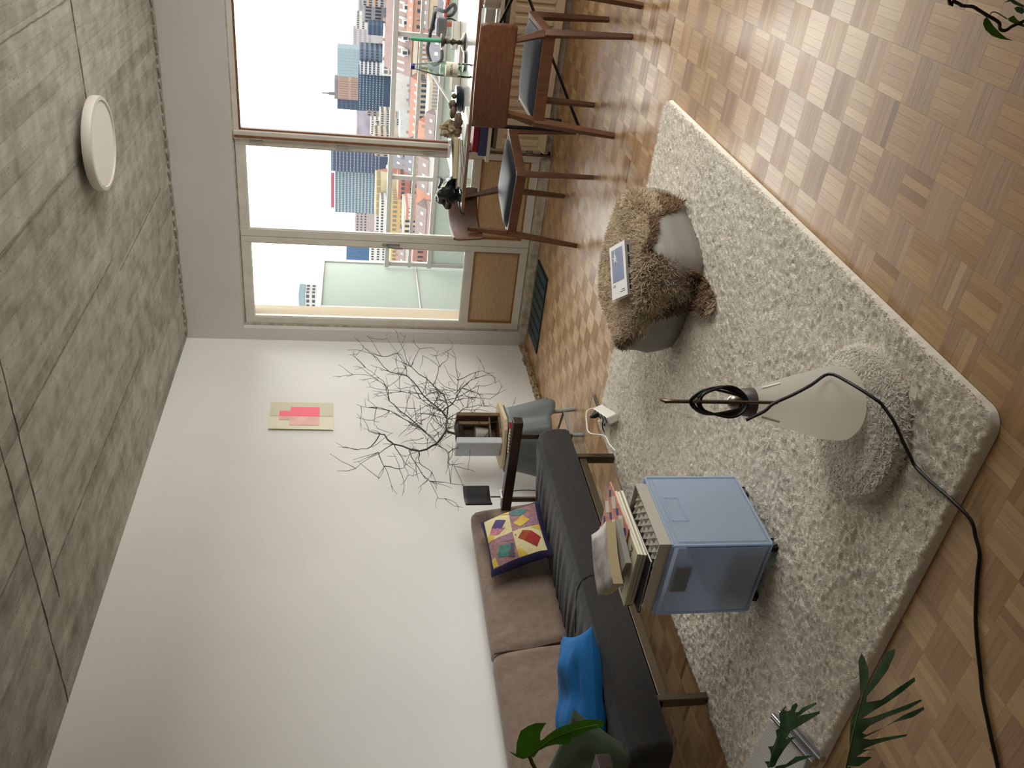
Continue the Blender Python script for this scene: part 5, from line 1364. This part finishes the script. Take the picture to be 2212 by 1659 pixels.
part('white_pot', MB().lathe([(0, .071), (.035, .071), (.045, .15), (.04, .15), (0, .14)], 16), mat('pot_pale', (176, 172, 162), .6), px, smooth=True)
BR=[
 [(0.345,-1.66,0.70),(0.320,-1.609,0.745),(0.320,-1.552,0.779),(0.320,-1.445,0.773),(0.320,-1.373,0.803),(0.320,-1.180,0.909),(0.320,-0.962,1.001),(0.320,-0.917,1.112),(0.320,-0.693,1.232)],
 [(0.320,-0.962,1.001),(0.286,-0.825,1.001),(0.251,-0.567,1.048),(0.251,-0.359,1.114)],
 [(0.251,-0.567,1.048),(0.300,-0.690,1.160),(0.343,-0.690,1.305)],
 [(0.320,-1.445,0.773),(0.305,-1.226,0.754),(0.291,-1.022,0.827),(0.291,-0.804,0.962),(0.291,-0.523,1.017)],
 [(0.291,-0.804,0.962),(0.341,-0.645,0.899)],
 [(0.320,-1.552,0.779),(0.320,-1.705,0.852),(0.368,-1.837,0.970),(0.368,-1.774,1.114),(0.368,-1.676,1.190),(0.368,-1.806,1.244),(0.368,-1.833,1.321)],
 [(0.320,-1.705,0.852),(0.260,-1.507,0.907),(0.200,-1.319,0.993),(0.200,-1.209,1.119),(0.200,-1.155,1.302)],
 [(0.260,-1.507,0.907),(0.252,-1.330,1.011),(0.184,-1.058,1.114),(0.184,-0.925,1.126),(0.184,-0.761,1.226),(0.184,-0.750,1.355)],
 [(0.368,-1.774,1.114),(0.376,-1.864,1.207),(0.431,-2.079,1.334)],
 [(0.368,-1.837,0.970),(0.289,-1.737,1.017),(0.258,-1.930,0.946),(0.258,-1.985,0.911),(0.258,-2.128,0.872),(0.258,-2.138,0.835)],
 [(0.258,-1.985,0.911),(0.285,-2.039,0.794)],
 [(0.184,-1.058,1.114),(0.299,-1.048,1.144),(0.379,-1.079,1.190),(0.379,-0.966,1.275)],
 [(0.320,-1.372,0.790),(0.321,-1.247,0.699),(0.321,-1.102,0.641),(0.321,-0.977,0.541),(0.321,-0.939,0.417)],
 [(0.321,-1.247,0.699),(0.375,-1.091,0.674),(0.431,-0.900,0.676),(0.431,-0.785,0.697)],
 [(0.375,-1.091,0.674),(0.321,-0.900,0.521),(0.323,-0.901,0.467)],
 [(0.321,-1.102,0.641),(0.346,-1.209,0.535),(0.372,-1.244,0.427)],
 [(0.320,-1.457,0.770),(0.273,-1.266,0.623),(0.225,-1.170,0.489),(0.225,-1.226,0.337)],
 [(0.320,-1.457,0.770),(0.345,-1.430,0.618),(0.370,-1.535,0.504)],
 [(0.291,-1.022,0.827),(0.380,-0.937,0.782),(0.440,-0.896,0.896)],
 [(0.380,-0.937,0.782),(0.328,-0.722,0.699)],
 [(0.320,-1.180,0.909),(0.361,-1.211,1.046),(0.402,-1.117,1.059)],
 [(0.361,-1.211,1.046),(0.351,-1.210,1.103)],
 [(0.200,-1.209,1.119),(0.260,-1.257,1.201),(0.199,-1.309,1.221),(0.199,-1.393,1.201)],
 [(0.368,-1.676,1.190),(0.364,-1.649,1.259)],
 [(0.376,-1.864,1.207),(0.339,-1.946,1.172),(0.357,-2.077,1.204)],
 [(0.339,-1.946,1.172),(0.295,-1.923,1.084),(0.270,-1.852,1.047)],
 [(0.368,-1.837,0.970),(0.255,-1.811,0.959),(0.189,-1.816,0.882),(0.189,-1.878,0.906)],
 [(0.320,-1.705,0.852),(0.380,-1.874,0.800),(0.440,-2.042,0.825),(0.440,-2.072,0.789)],
 [(0.380,-1.874,0.800),(0.321,-1.722,0.681),(0.322,-1.756,0.657)],
 [(0.368,-1.774,1.114),(0.358,-1.919,1.067),(0.396,-2.095,1.045)],
 [(0.320,-1.373,0.803),(0.382,-1.327,0.932),(0.444,-1.268,0.975)],
 [(0.305,-1.226,0.754),(0.357,-1.248,0.665),(0.394,-1.182,0.544)],
 [(0.321,-1.247,0.699),(0.388,-1.317,0.624),(0.456,-1.426,0.507)],
 [(0.320,-1.552,0.775),(0.309,-1.536,0.619),(0.298,-1.578,0.439)],
 [(0.320,-1.552,0.775),(0.370,-1.560,0.669),(0.420,-1.662,0.587)],
]
pt_ = thing('pencil_plant', 'leafless twiggy green pencil plant growing from the wooden box', 'plant', (.345, -1.66, .70))
M['twig'] = mat('twig_green', (44, 58, 42), .6, var=.4, vscale=10, rgb2=(30, 36, 28))
r_ = random.Random(14)
main = {0: .0085, 5: .0075, 3: .0055, 12: .0045, 6: .005, 7: .0042}
twigs = MB()
def jitter(P, k=3, a=.006):
    P = smooth_path(P, k)
    return [p + Vector((r_.uniform(-a, a), r_.uniform(-a, a), r_.uniform(-a, a))) if 0 < i < len(P) - 1 else p for i, p in enumerate(P)]
for k, P in enumerate(BR):
    r0 = main.get(k, .0029); Q = jitter(P); n = len(Q)
    part('branch', MB().tube(Q, [max(.0013, r0 * (1 - .8 * i / n)) for i in range(n)], 6), M['twig'], pt_, smooth=True, world=True)
    # side shoots at every fork
    for i, p in enumerate(P[1:], 1):
        d0 = (Vector(P[i]) - Vector(P[i - 1])).normalized()
        for s in range(r_.choice((1, 2, 2, 3))):
            d = (d0 * .6 + Vector((r_.uniform(-.5, .5), r_.uniform(-1, 1), r_.uniform(-.8, .8)))).normalized()
            q = Vector(p); pts = [q]; L_ = r_.uniform(.05, .13)
            for j in range(4):
                d = (d + Vector((r_.uniform(-.2, .2), r_.uniform(-.3, .3), r_.uniform(-.2, .3)))).normalized(); q = q + d * L_ / 3; q.x = max(.04, q.x); pts.append(q)
            twigs.tube(pts, [.0017, .0016, .0014, .0012, .0009], 5)
            if r_.random() < .6:
                d = (d + Vector((0, r_.uniform(-1, 1), r_.uniform(-.8, .8)))).normalized()
                q0 = pts[3]; twigs.tube([q0, q0 + d * .03, q0 + d * .06 + Vector((0, 0, r_.uniform(-.01, .015)))], [.0013, .0011, .0008], 5)
for k in range(110):   # dense tangle round the crown's middle
    c = Vector((r_.uniform(.2, .42), r_.gauss(-1.36, .16), r_.gauss(.82, .11)))
    d = Vector((r_.uniform(-.4, .4), r_.uniform(-1, 1), r_.uniform(-.6, .7))).normalized(); pts = [c]
    for j in range(4):
        d = (d + Vector((r_.uniform(-.25, .25), r_.uniform(-.35, .35), r_.uniform(-.3, .3)))).normalized(); c = c + d * r_.uniform(.025, .05); pts.append(c)
    twigs.tube(pts, [.0019, .0018, .0016, .0013, .0009], 5)
o = part('twigs', twigs, M['twig'], pt_, smooth=True, world=True); o['kind'] = 'stuff'; o.name = 'twig_tangle'

# ------------------------------------------------------------------ wall print, ceiling lamp
ar = thing('wall_print', 'cream and pink block print fixed to the white wall', 'picture', (0, -1.0, 1.69))
PRM = mat('print_cream', (232, 226, 200), .7); PRB = mat('print_beige', (206, 198, 170), .5); PK = mat('print_pink', (255, 84, 120), .5); PP_ = mat('print_pale_pink', (246, 190, 178), .6, var=.1, vscale=14)
part('sheet', MB().add([(.012, -1.16, 1.48), (.004, -1.0, 1.484), (.003, -.84, 1.487), (.016, -1.157, 1.897), (.004, -1.0, 1.905), (.003, -.838, 1.907)], [(0, 1, 4, 3), (1, 2, 5, 4)]).add([(.001, -1.16, 1.48), (.001, -.84, 1.487), (.001, -1.157, 1.897), (.001, -.838, 1.907)], [(1, 0, 2, 3)]), PRM, ar, world=True)
part('clear_sleeve', MB().box(.0045, .006, -1.0, -.84, 1.487, 1.903), PRB, ar, world=True)
part('pink_block', MB().box(.006, .0068, -1.0, -.895, 1.575, 1.77).box(.006, .0068, -1.0, -.94, 1.77, 1.84), PK, ar, world=True)
def slant(y, z, off): return (.004 + .05 * (-1.0 - y) + off, y, z)
mb = MB(); mb.add([slant(-1.0, 1.575, .0015), slant(-1.11, 1.575, .0022), slant(-1.11, 1.77, .0032), slant(-1.045, 1.77, .0022), slant(-1.045, 1.84, .0025), slant(-1.0, 1.84, .002)], [(5, 4, 3, 2, 1, 0)])
part('pale_block', mb, PP_, ar, world=True)

cl_ = thing('ceiling_lamp', 'flat round white ceiling lamp on the concrete', 'lamp', (2.035, -1.665, CH))
part('mount', MB().lathe([(.09, -.03), (.09, 0)], 32), M['white_plastic'], cl_, smooth=True)
part('housing', MB().lathe([(.0, -.03), (.195, -.03), (.212, -.034), (.215, -.042), (.215, -.066), (.21, -.074), (.196, -.076), (.192, -.068), (0, -.066)], 56), mat('lamp_shell', (214, 208, 198), .5), cl_, smooth=True, ang=35)
part('diffuser', MB().lathe([(.191, -.067), (.189, -.0695), (0, -.0705)], 56), mat('lamp_diffuser', (236, 232, 222), .45), cl_, smooth=True)

# ------------------------------------------------------------------ bicycle on the balcony
bi = thing('bicycle', 'orange framed bicycle with black drop handlebar parked on the balcony', 'bicycle', (2.25, .7, -.02))
def bt(n, pts, r, m_): return part(n, MB().tube(smooth_path(pts, 4), r, 8), m_, bi, smooth=True, world=True)
ORG = mat('frame_orange', (150, 60, 36), .35); BB = mat('bar_tape', (40, 40, 44), .7)
bt('handlebar', [(2.187,.7,.848),(2.218,.7,.840),(2.273,.69,.833),(2.333,.66,.826),(2.350,.62,.807),(2.352,.58,.765),(2.389,.58,.728),(2.394,.60,.703),(2.365,.63,.690),(2.326,.66,.701),(2.305,.68,.734)], .0145, BB)
bt('handlebar', [(2.187,.7,.848),(2.116,.7,.856),(2.063,.69,.864),(2.008,.66,.849),(1.979,.62,.822),(1.994,.6,.787),(2.031,.6,.763),(2.083,.62,.767)], .0135, BB)
bt('stem', [(2.19, .7, .85), (2.2, .78, .82), (2.21, .86, .74)], .016, M['black'])
bt('head_tube', [(2.21, .86, .78), (2.22, .87, .60)], .02, ORG)
bt('top_tube', [(2.21, .86, .74), (2.6, .9, .70), (2.95, .92, .68)], .016, ORG)
bt('down_tube', [(2.22, .87, .62), (2.5, .9, .4), (2.75, .92, .26)], .018, ORG)
bt('seat_tube', [(2.95, .92, .74), (2.75, .92, .26)], .015, ORG)
bt('fork', [(2.22, .87, .62), (2.16, .86, .45), (2.10, .86, .29)], .013, ORG)
bt('chain_stay', [(2.75, .92, .26), (3.15, .94, .29), (2.95, .92, .68)], .010, ORG)
bt('brake_lever', [(2.281,.69,.745),(2.290,.66,.704),(2.275,.64,.668)], .006, M['black'])
part('handlebar_bag', MB().box(2.17, 2.30, .60, .70, .74, .82), mat('bag_grey', (84, 86, 92), .5), bi, world=True, bevel=.02)
for x, y in ((2.10, .86), (3.15, .94)):
    wh = part('wheel', MB().tube([(x + .31 * math.cos(2 * PI * i / 40), y, .30 + .31 * math.sin(2 * PI * i / 40)) for i in range(40)], .012, 8, closed=True), M['black'], bi, smooth=True, world=True)
    sp = MB()
    for i in range(14): sp.tube([(x, y, .30), (x + .305 * math.cos(2 * PI * i / 14), y, .30 + .305 * math.sin(2 * PI * i / 14))], .0012, 4)
    part('spokes', sp, M['steel'], wh, world=True); 
part('saddle', MB().blob((2.97, .92, .77), (.13, .06, .03), 2, .1, 16, 10), M['black'], bi, smooth=True, world=True)

# ------------------------------------------------------------------ foreground leaves, vine, chrome panel
MON=[(2.443,-5.163,1.119),(2.435,-5.161,1.129),(2.432,-5.155,1.138),(2.430,-5.145,1.148),(2.434,-5.152,1.138),(2.444,-5.141,1.136),(2.456,-5.132,1.130),(2.465,-5.131,1.120),(2.474,-5.133,1.109),(2.481,-5.139,1.097),(2.476,-5.140,1.100),(2.468,-5.145,1.105),(2.463,-5.152,1.106),(2.464,-5.153,1.103),(2.474,-5.151,1.094),(2.483,-5.150,1.085),(2.492,-5.151,1.074),(2.499,-5.154,1.063),(2.505,-5.155,1.057),(2.511,-5.158,1.048),(2.515,-5.162,1.040),(2.518,-5.167,1.032),(2.512,-5.172,1.034),(2.508,-5.170,1.040),(2.502,-5.168,1.049),(2.494,-5.168,1.058),(2.485,-5.167,1.069),(2.484,-5.171,1.067),(2.478,-5.171,1.073),(2.471,-5.165,1.086),(2.463,-5.162,1.097),(2.453,-5.161,1.108),(2.444,-5.165,1.115)]
PH1=[(2.352,-5.148,0.742),(2.354,-5.145,0.742),(2.355,-5.140,0.744),(2.360,-5.143,0.738),(2.366,-5.139,0.735),(2.371,-5.132,0.735),(2.373,-5.127,0.737),(2.378,-5.130,0.731),(2.384,-5.127,0.728),(2.390,-5.123,0.725),(2.395,-5.115,0.725),(2.401,-5.116,0.721),(2.406,-5.110,0.719),(2.414,-5.100,0.719),(2.427,-5.096,0.711),(2.425,-5.098,0.711),(2.421,-5.099,0.713),(2.423,-5.103,0.710),(2.427,-5.104,0.706),(2.432,-5.100,0.704),(2.438,-5.100,0.699),(2.436,-5.104,0.698),(2.428,-5.109,0.702),(2.431,-5.111,0.698),(2.439,-5.109,0.693),(2.454,-5.112,0.679),(2.453,-5.115,0.679),(2.434,-5.115,0.694),(2.425,-5.116,0.700),(2.430,-5.116,0.696),(2.449,-5.124,0.677),(2.446,-5.126,0.677),(2.426,-5.126,0.693),(2.407,-5.126,0.709),(2.395,-5.131,0.716),(2.404,-5.133,0.707),(2.407,-5.136,0.704),(2.399,-5.136,0.710),(2.384,-5.141,0.720),(2.374,-5.145,0.726),(2.366,-5.148,0.730),(2.360,-5.151,0.733),(2.356,-5.151,0.736)]
PH1B=[(2.362,-5.153,0.733),(2.375,-5.158,0.720),(2.389,-5.156,0.709),(2.404,-5.165,0.692),(2.402,-5.166,0.692),(2.389,-5.163,0.705),(2.378,-5.162,0.715),(2.369,-5.161,0.723),(2.360,-5.156,0.733)]
PH2=[(2.501,-5.244,0.713),(2.511,-5.237,0.710),(2.528,-5.221,0.706),(2.545,-5.206,0.702),(2.563,-5.197,0.694),(2.569,-5.195,0.690),(2.584,-5.178,0.688),(2.602,-5.156,0.687),(2.611,-5.150,0.683),(2.609,-5.156,0.681),(2.604,-5.168,0.679),(2.588,-5.187,0.681),(2.607,-5.176,0.672),(2.630,-5.165,0.662),(2.639,-5.167,0.654),(2.634,-5.172,0.655),(2.615,-5.183,0.663),(2.597,-5.189,0.673),(2.578,-5.194,0.684),(2.573,-5.199,0.685),(2.586,-5.206,0.672),(2.606,-5.205,0.658),(2.629,-5.205,0.642),(2.626,-5.209,0.642),(2.607,-5.211,0.654),(2.589,-5.212,0.667),(2.571,-5.211,0.680),(2.556,-5.211,0.691),(2.562,-5.215,0.684),(2.587,-5.222,0.663),(2.614,-5.228,0.640),(2.614,-5.230,0.639),(2.598,-5.230,0.651),(2.577,-5.225,0.669),(2.555,-5.222,0.686),(2.543,-5.224,0.694),(2.545,-5.228,0.690),(2.565,-5.232,0.674),(2.589,-5.232,0.656),(2.610,-5.236,0.639),(2.608,-5.239,0.639),(2.593,-5.239,0.649),(2.576,-5.233,0.665),(2.556,-5.231,0.680),(2.539,-5.229,0.694),(2.544,-5.235,0.688),(2.563,-5.244,0.669),(2.576,-5.251,0.656),(2.573,-5.252,0.658),(2.555,-5.245,0.674),(2.542,-5.241,0.685),(2.529,-5.239,0.696),(2.541,-5.247,0.683),(2.531,-5.242,0.693),(2.517,-5.241,0.703),(2.529,-5.250,0.690),(2.527,-5.251,0.691),(2.510,-5.251,0.703)]
LG1 = mat('leaf_bright', (112, 176, 48), .35, var=.2, vscale=30); LG2 = mat('leaf_silver', (132, 166, 132), .2, var=.35, vscale=30, rgb2=(72, 112, 72)); add_trans(LG1, .4); add_trans(LG2, .3); STM = mat('leaf_stem', (92, 112, 48), .5)
fp = thing('leafy_houseplant', 'split leaf houseplant reaching into the lower left corner', 'plant', (2.15, -5.42, 0))
part('pot', MB().lathe([(0, 0), (.11, 0), (.13, .02), (.15, .24), (.14, .245), (.12, .22), (0, .21)], 28), mat('terracotta', (170, 104, 76), .7), fp, smooth=True)
l1 = part('leaf', flat_leaf(MON, cup=.01), LG1, fp, world=True, smooth=True, label='bright green split leaf over the sofa')
part('midrib', MB().tube([Vector(MON[0]) + Vector((0, 0, .002)), (2.474, -5.158, 1.090), (2.498, -5.162, 1.058), (2.513, -5.168, 1.037)], [.0012, .001, .0008, .0005], 5), STM, l1, smooth=True, world=True)
part('stem', MB().tube(smooth_path([MON[0], (2.42, -5.185, 1.10), (2.34, -5.28, 1.0), (2.22, -5.38, .6), (2.17, -5.42, .21)]), .003, 6), STM, fp, smooth=True, world=True)
l2 = part('leaf', flat_leaf(PH1, cup=.008), LG2, fp, world=True, smooth=True, label='grey green lobed leaf above the rug')
part('midrib', MB().tube([(2.359,-5.153,0.742),(2.372,-5.143,0.737),(2.394,-5.129,0.727),(2.412,-5.119,0.718),(2.435,-5.114,0.701)], [.001, .0009, .0008, .0006, .0003], 5), LG2, l2, smooth=True, world=True)
part('leaf', flat_leaf(PH1B, cup=.004), LG2, fp, world=True, smooth=True)
part('stem', MB().tube(smooth_path([(2.355, -5.152, .738), (2.33, -5.20, .70), (2.25, -5.34, .5), (2.16, -5.42, .21)]), .0028, 6), STM, fp, smooth=True, world=True)
l3 = part('leaf', flat_leaf(PH2, cup=.012), LG2, fp, world=True, smooth=True, label='large dark lobed leaf over the parquet')
part('midrib', MB().tube([(2.506,-5.248,0.715),(2.542,-5.226,0.707),(2.565,-5.209,0.699),(2.586,-5.194,0.691),(2.599,-5.185,0.684)], [.0015, .0012, .001, .0008, .0005], 5), STM, l3, smooth=True, world=True)
part('stem', MB().tube(smooth_path([(2.505, -5.247, .712), (2.47, -5.29, .68), (2.32, -5.38, .5), (2.18, -5.42, .21)]), .003, 6), STM, fp, smooth=True, world=True)
VS=[(3.393,-4.916,0.745),(3.387,-4.923,0.739),(3.385,-4.928,0.734),(3.384,-4.931,0.732),(3.385,-4.938,0.725),(3.383,-4.943,0.720),(3.380,-4.950,0.714),(3.378,-4.956,0.709),(3.375,-4.961,0.704),(3.371,-4.963,0.703),(3.369,-4.965,0.701),(3.370,-4.968,0.698),(3.375,-4.971,0.695),(3.381,-4.976,0.689),(3.393,-4.984,0.680)]
VL=[[(3.379,-4.956,0.718),(3.376,-4.955,0.719),(3.372,-4.956,0.719),(3.367,-4.960,0.716),(3.363,-4.967,0.711),(3.362,-4.975,0.706),(3.363,-4.985,0.699),(3.364,-4.979,0.703),(3.367,-4.973,0.707),(3.372,-4.965,0.712),(3.376,-4.960,0.715)],
[(3.380,-4.960,0.696),(3.384,-4.964,0.694),(3.381,-4.968,0.691),(3.379,-4.973,0.688),(3.375,-4.979,0.684),(3.376,-4.971,0.689),(3.378,-4.962,0.695)],
[(3.394,-4.953,0.702),(3.396,-4.958,0.699),(3.394,-4.962,0.696),(3.393,-4.970,0.691),(3.394,-4.974,0.688),(3.396,-4.966,0.693),(3.398,-4.960,0.697),(3.398,-4.957,0.700)],
[(3.390,-4.953,0.689),(3.387,-4.957,0.687),(3.386,-4.962,0.684),(3.389,-4.963,0.682),(3.392,-4.960,0.684),(3.392,-4.956,0.687)]]
vs_ = thing('plant_stand', 'small wooden stand holding the trailing vine beyond the right edge', 'stand', (3.85, -4.85, 0))
part('top', MB().box(-.14, .14, -.14, .14, .56, .585), M['walnut'], vs_, bevel=.003)
for x in (-.11, .11):
    for y in (-.11, .11): part('leg', MB().bar((x, y, 0), (x, y, .56), .024, .024), M['walnut'], vs_)
vn = thing('trailing_vine', 'thin brown stemmed vine with small green leaves in the near right corner', 'plant', (3.85, -4.85, .585))
part('pot', MB().lathe([(0, 0), (.07, 0), (.09, .14), (.08, .14), (0, .125)], 24), M['white_plastic'], vn, smooth=True)
BRN = mat('vine_stem', (44, 32, 24), .7, bump=.4, bscale=200)
part('stem', MB().tube(smooth_path([(3.85, -4.85, .71), (3.70, -4.83, .80), (3.52, -4.86, .80)] + VS), [.0018] * (4 * 17 + 1), 6), BRN, vn, smooth=True, world=True)
part('stem', MB().tube(smooth_path([(3.381,-4.951,0.711),(3.383,-4.951,0.710),(3.384,-4.953,0.708),(3.383,-4.957,0.705),(3.380,-4.964,0.699)]), .0006, 5), STM, vn, smooth=True, world=True)
LGV = add_trans(mat('vine_leaf', (118, 164, 36), .4, var=.25, vscale=60), .4)
for k, p in enumerate(VL): part('leaf', flat_leaf(p, cup=.003, th=.0004), LGV if k < 2 else LG2, vn, world=True, smooth=True)
cp = thing('chrome_panel', 'white ribbed panel with chrome rails lying on the rug', 'panel', (1.12, -4.42, RZ))
cx_ = MB().prism([(0.95, -4.30), (1.235, -4.315), (1.33, -4.52), (1.05, -4.54)], .03, Matrix.Translation((0, 0, RZ)))
part('sheet', cx_, mat('ribbed_white', (206, 204, 200), .5), cp, world=True, bevel=.002)
for k in range(26):
    a = Vector((.955, -4.303, RZ + .03)).lerp(Vector((1.232, -4.318, RZ + .03)), (k + .5) / 26); b = Vector((1.053, -4.537, RZ + .03)).lerp(Vector((1.327, -4.517, RZ + .03)), (k + .5) / 26)
    part('rib', MB().bar(a, b, .005, .0012), bpy.data.materials['ribbed_white'], cp, world=True)
part('rail', MB().tube([(1.262, -4.325, RZ + .028), (1.365, -4.55, RZ + .028)], .012, 12), M['chrome'], cp, smooth=True, world=True)
part('rail', MB().tube([(1.292, -4.335, RZ + .02), (1.395, -4.56, RZ + .02)], .010, 12), M['chrome'], cp, smooth=True, world=True)
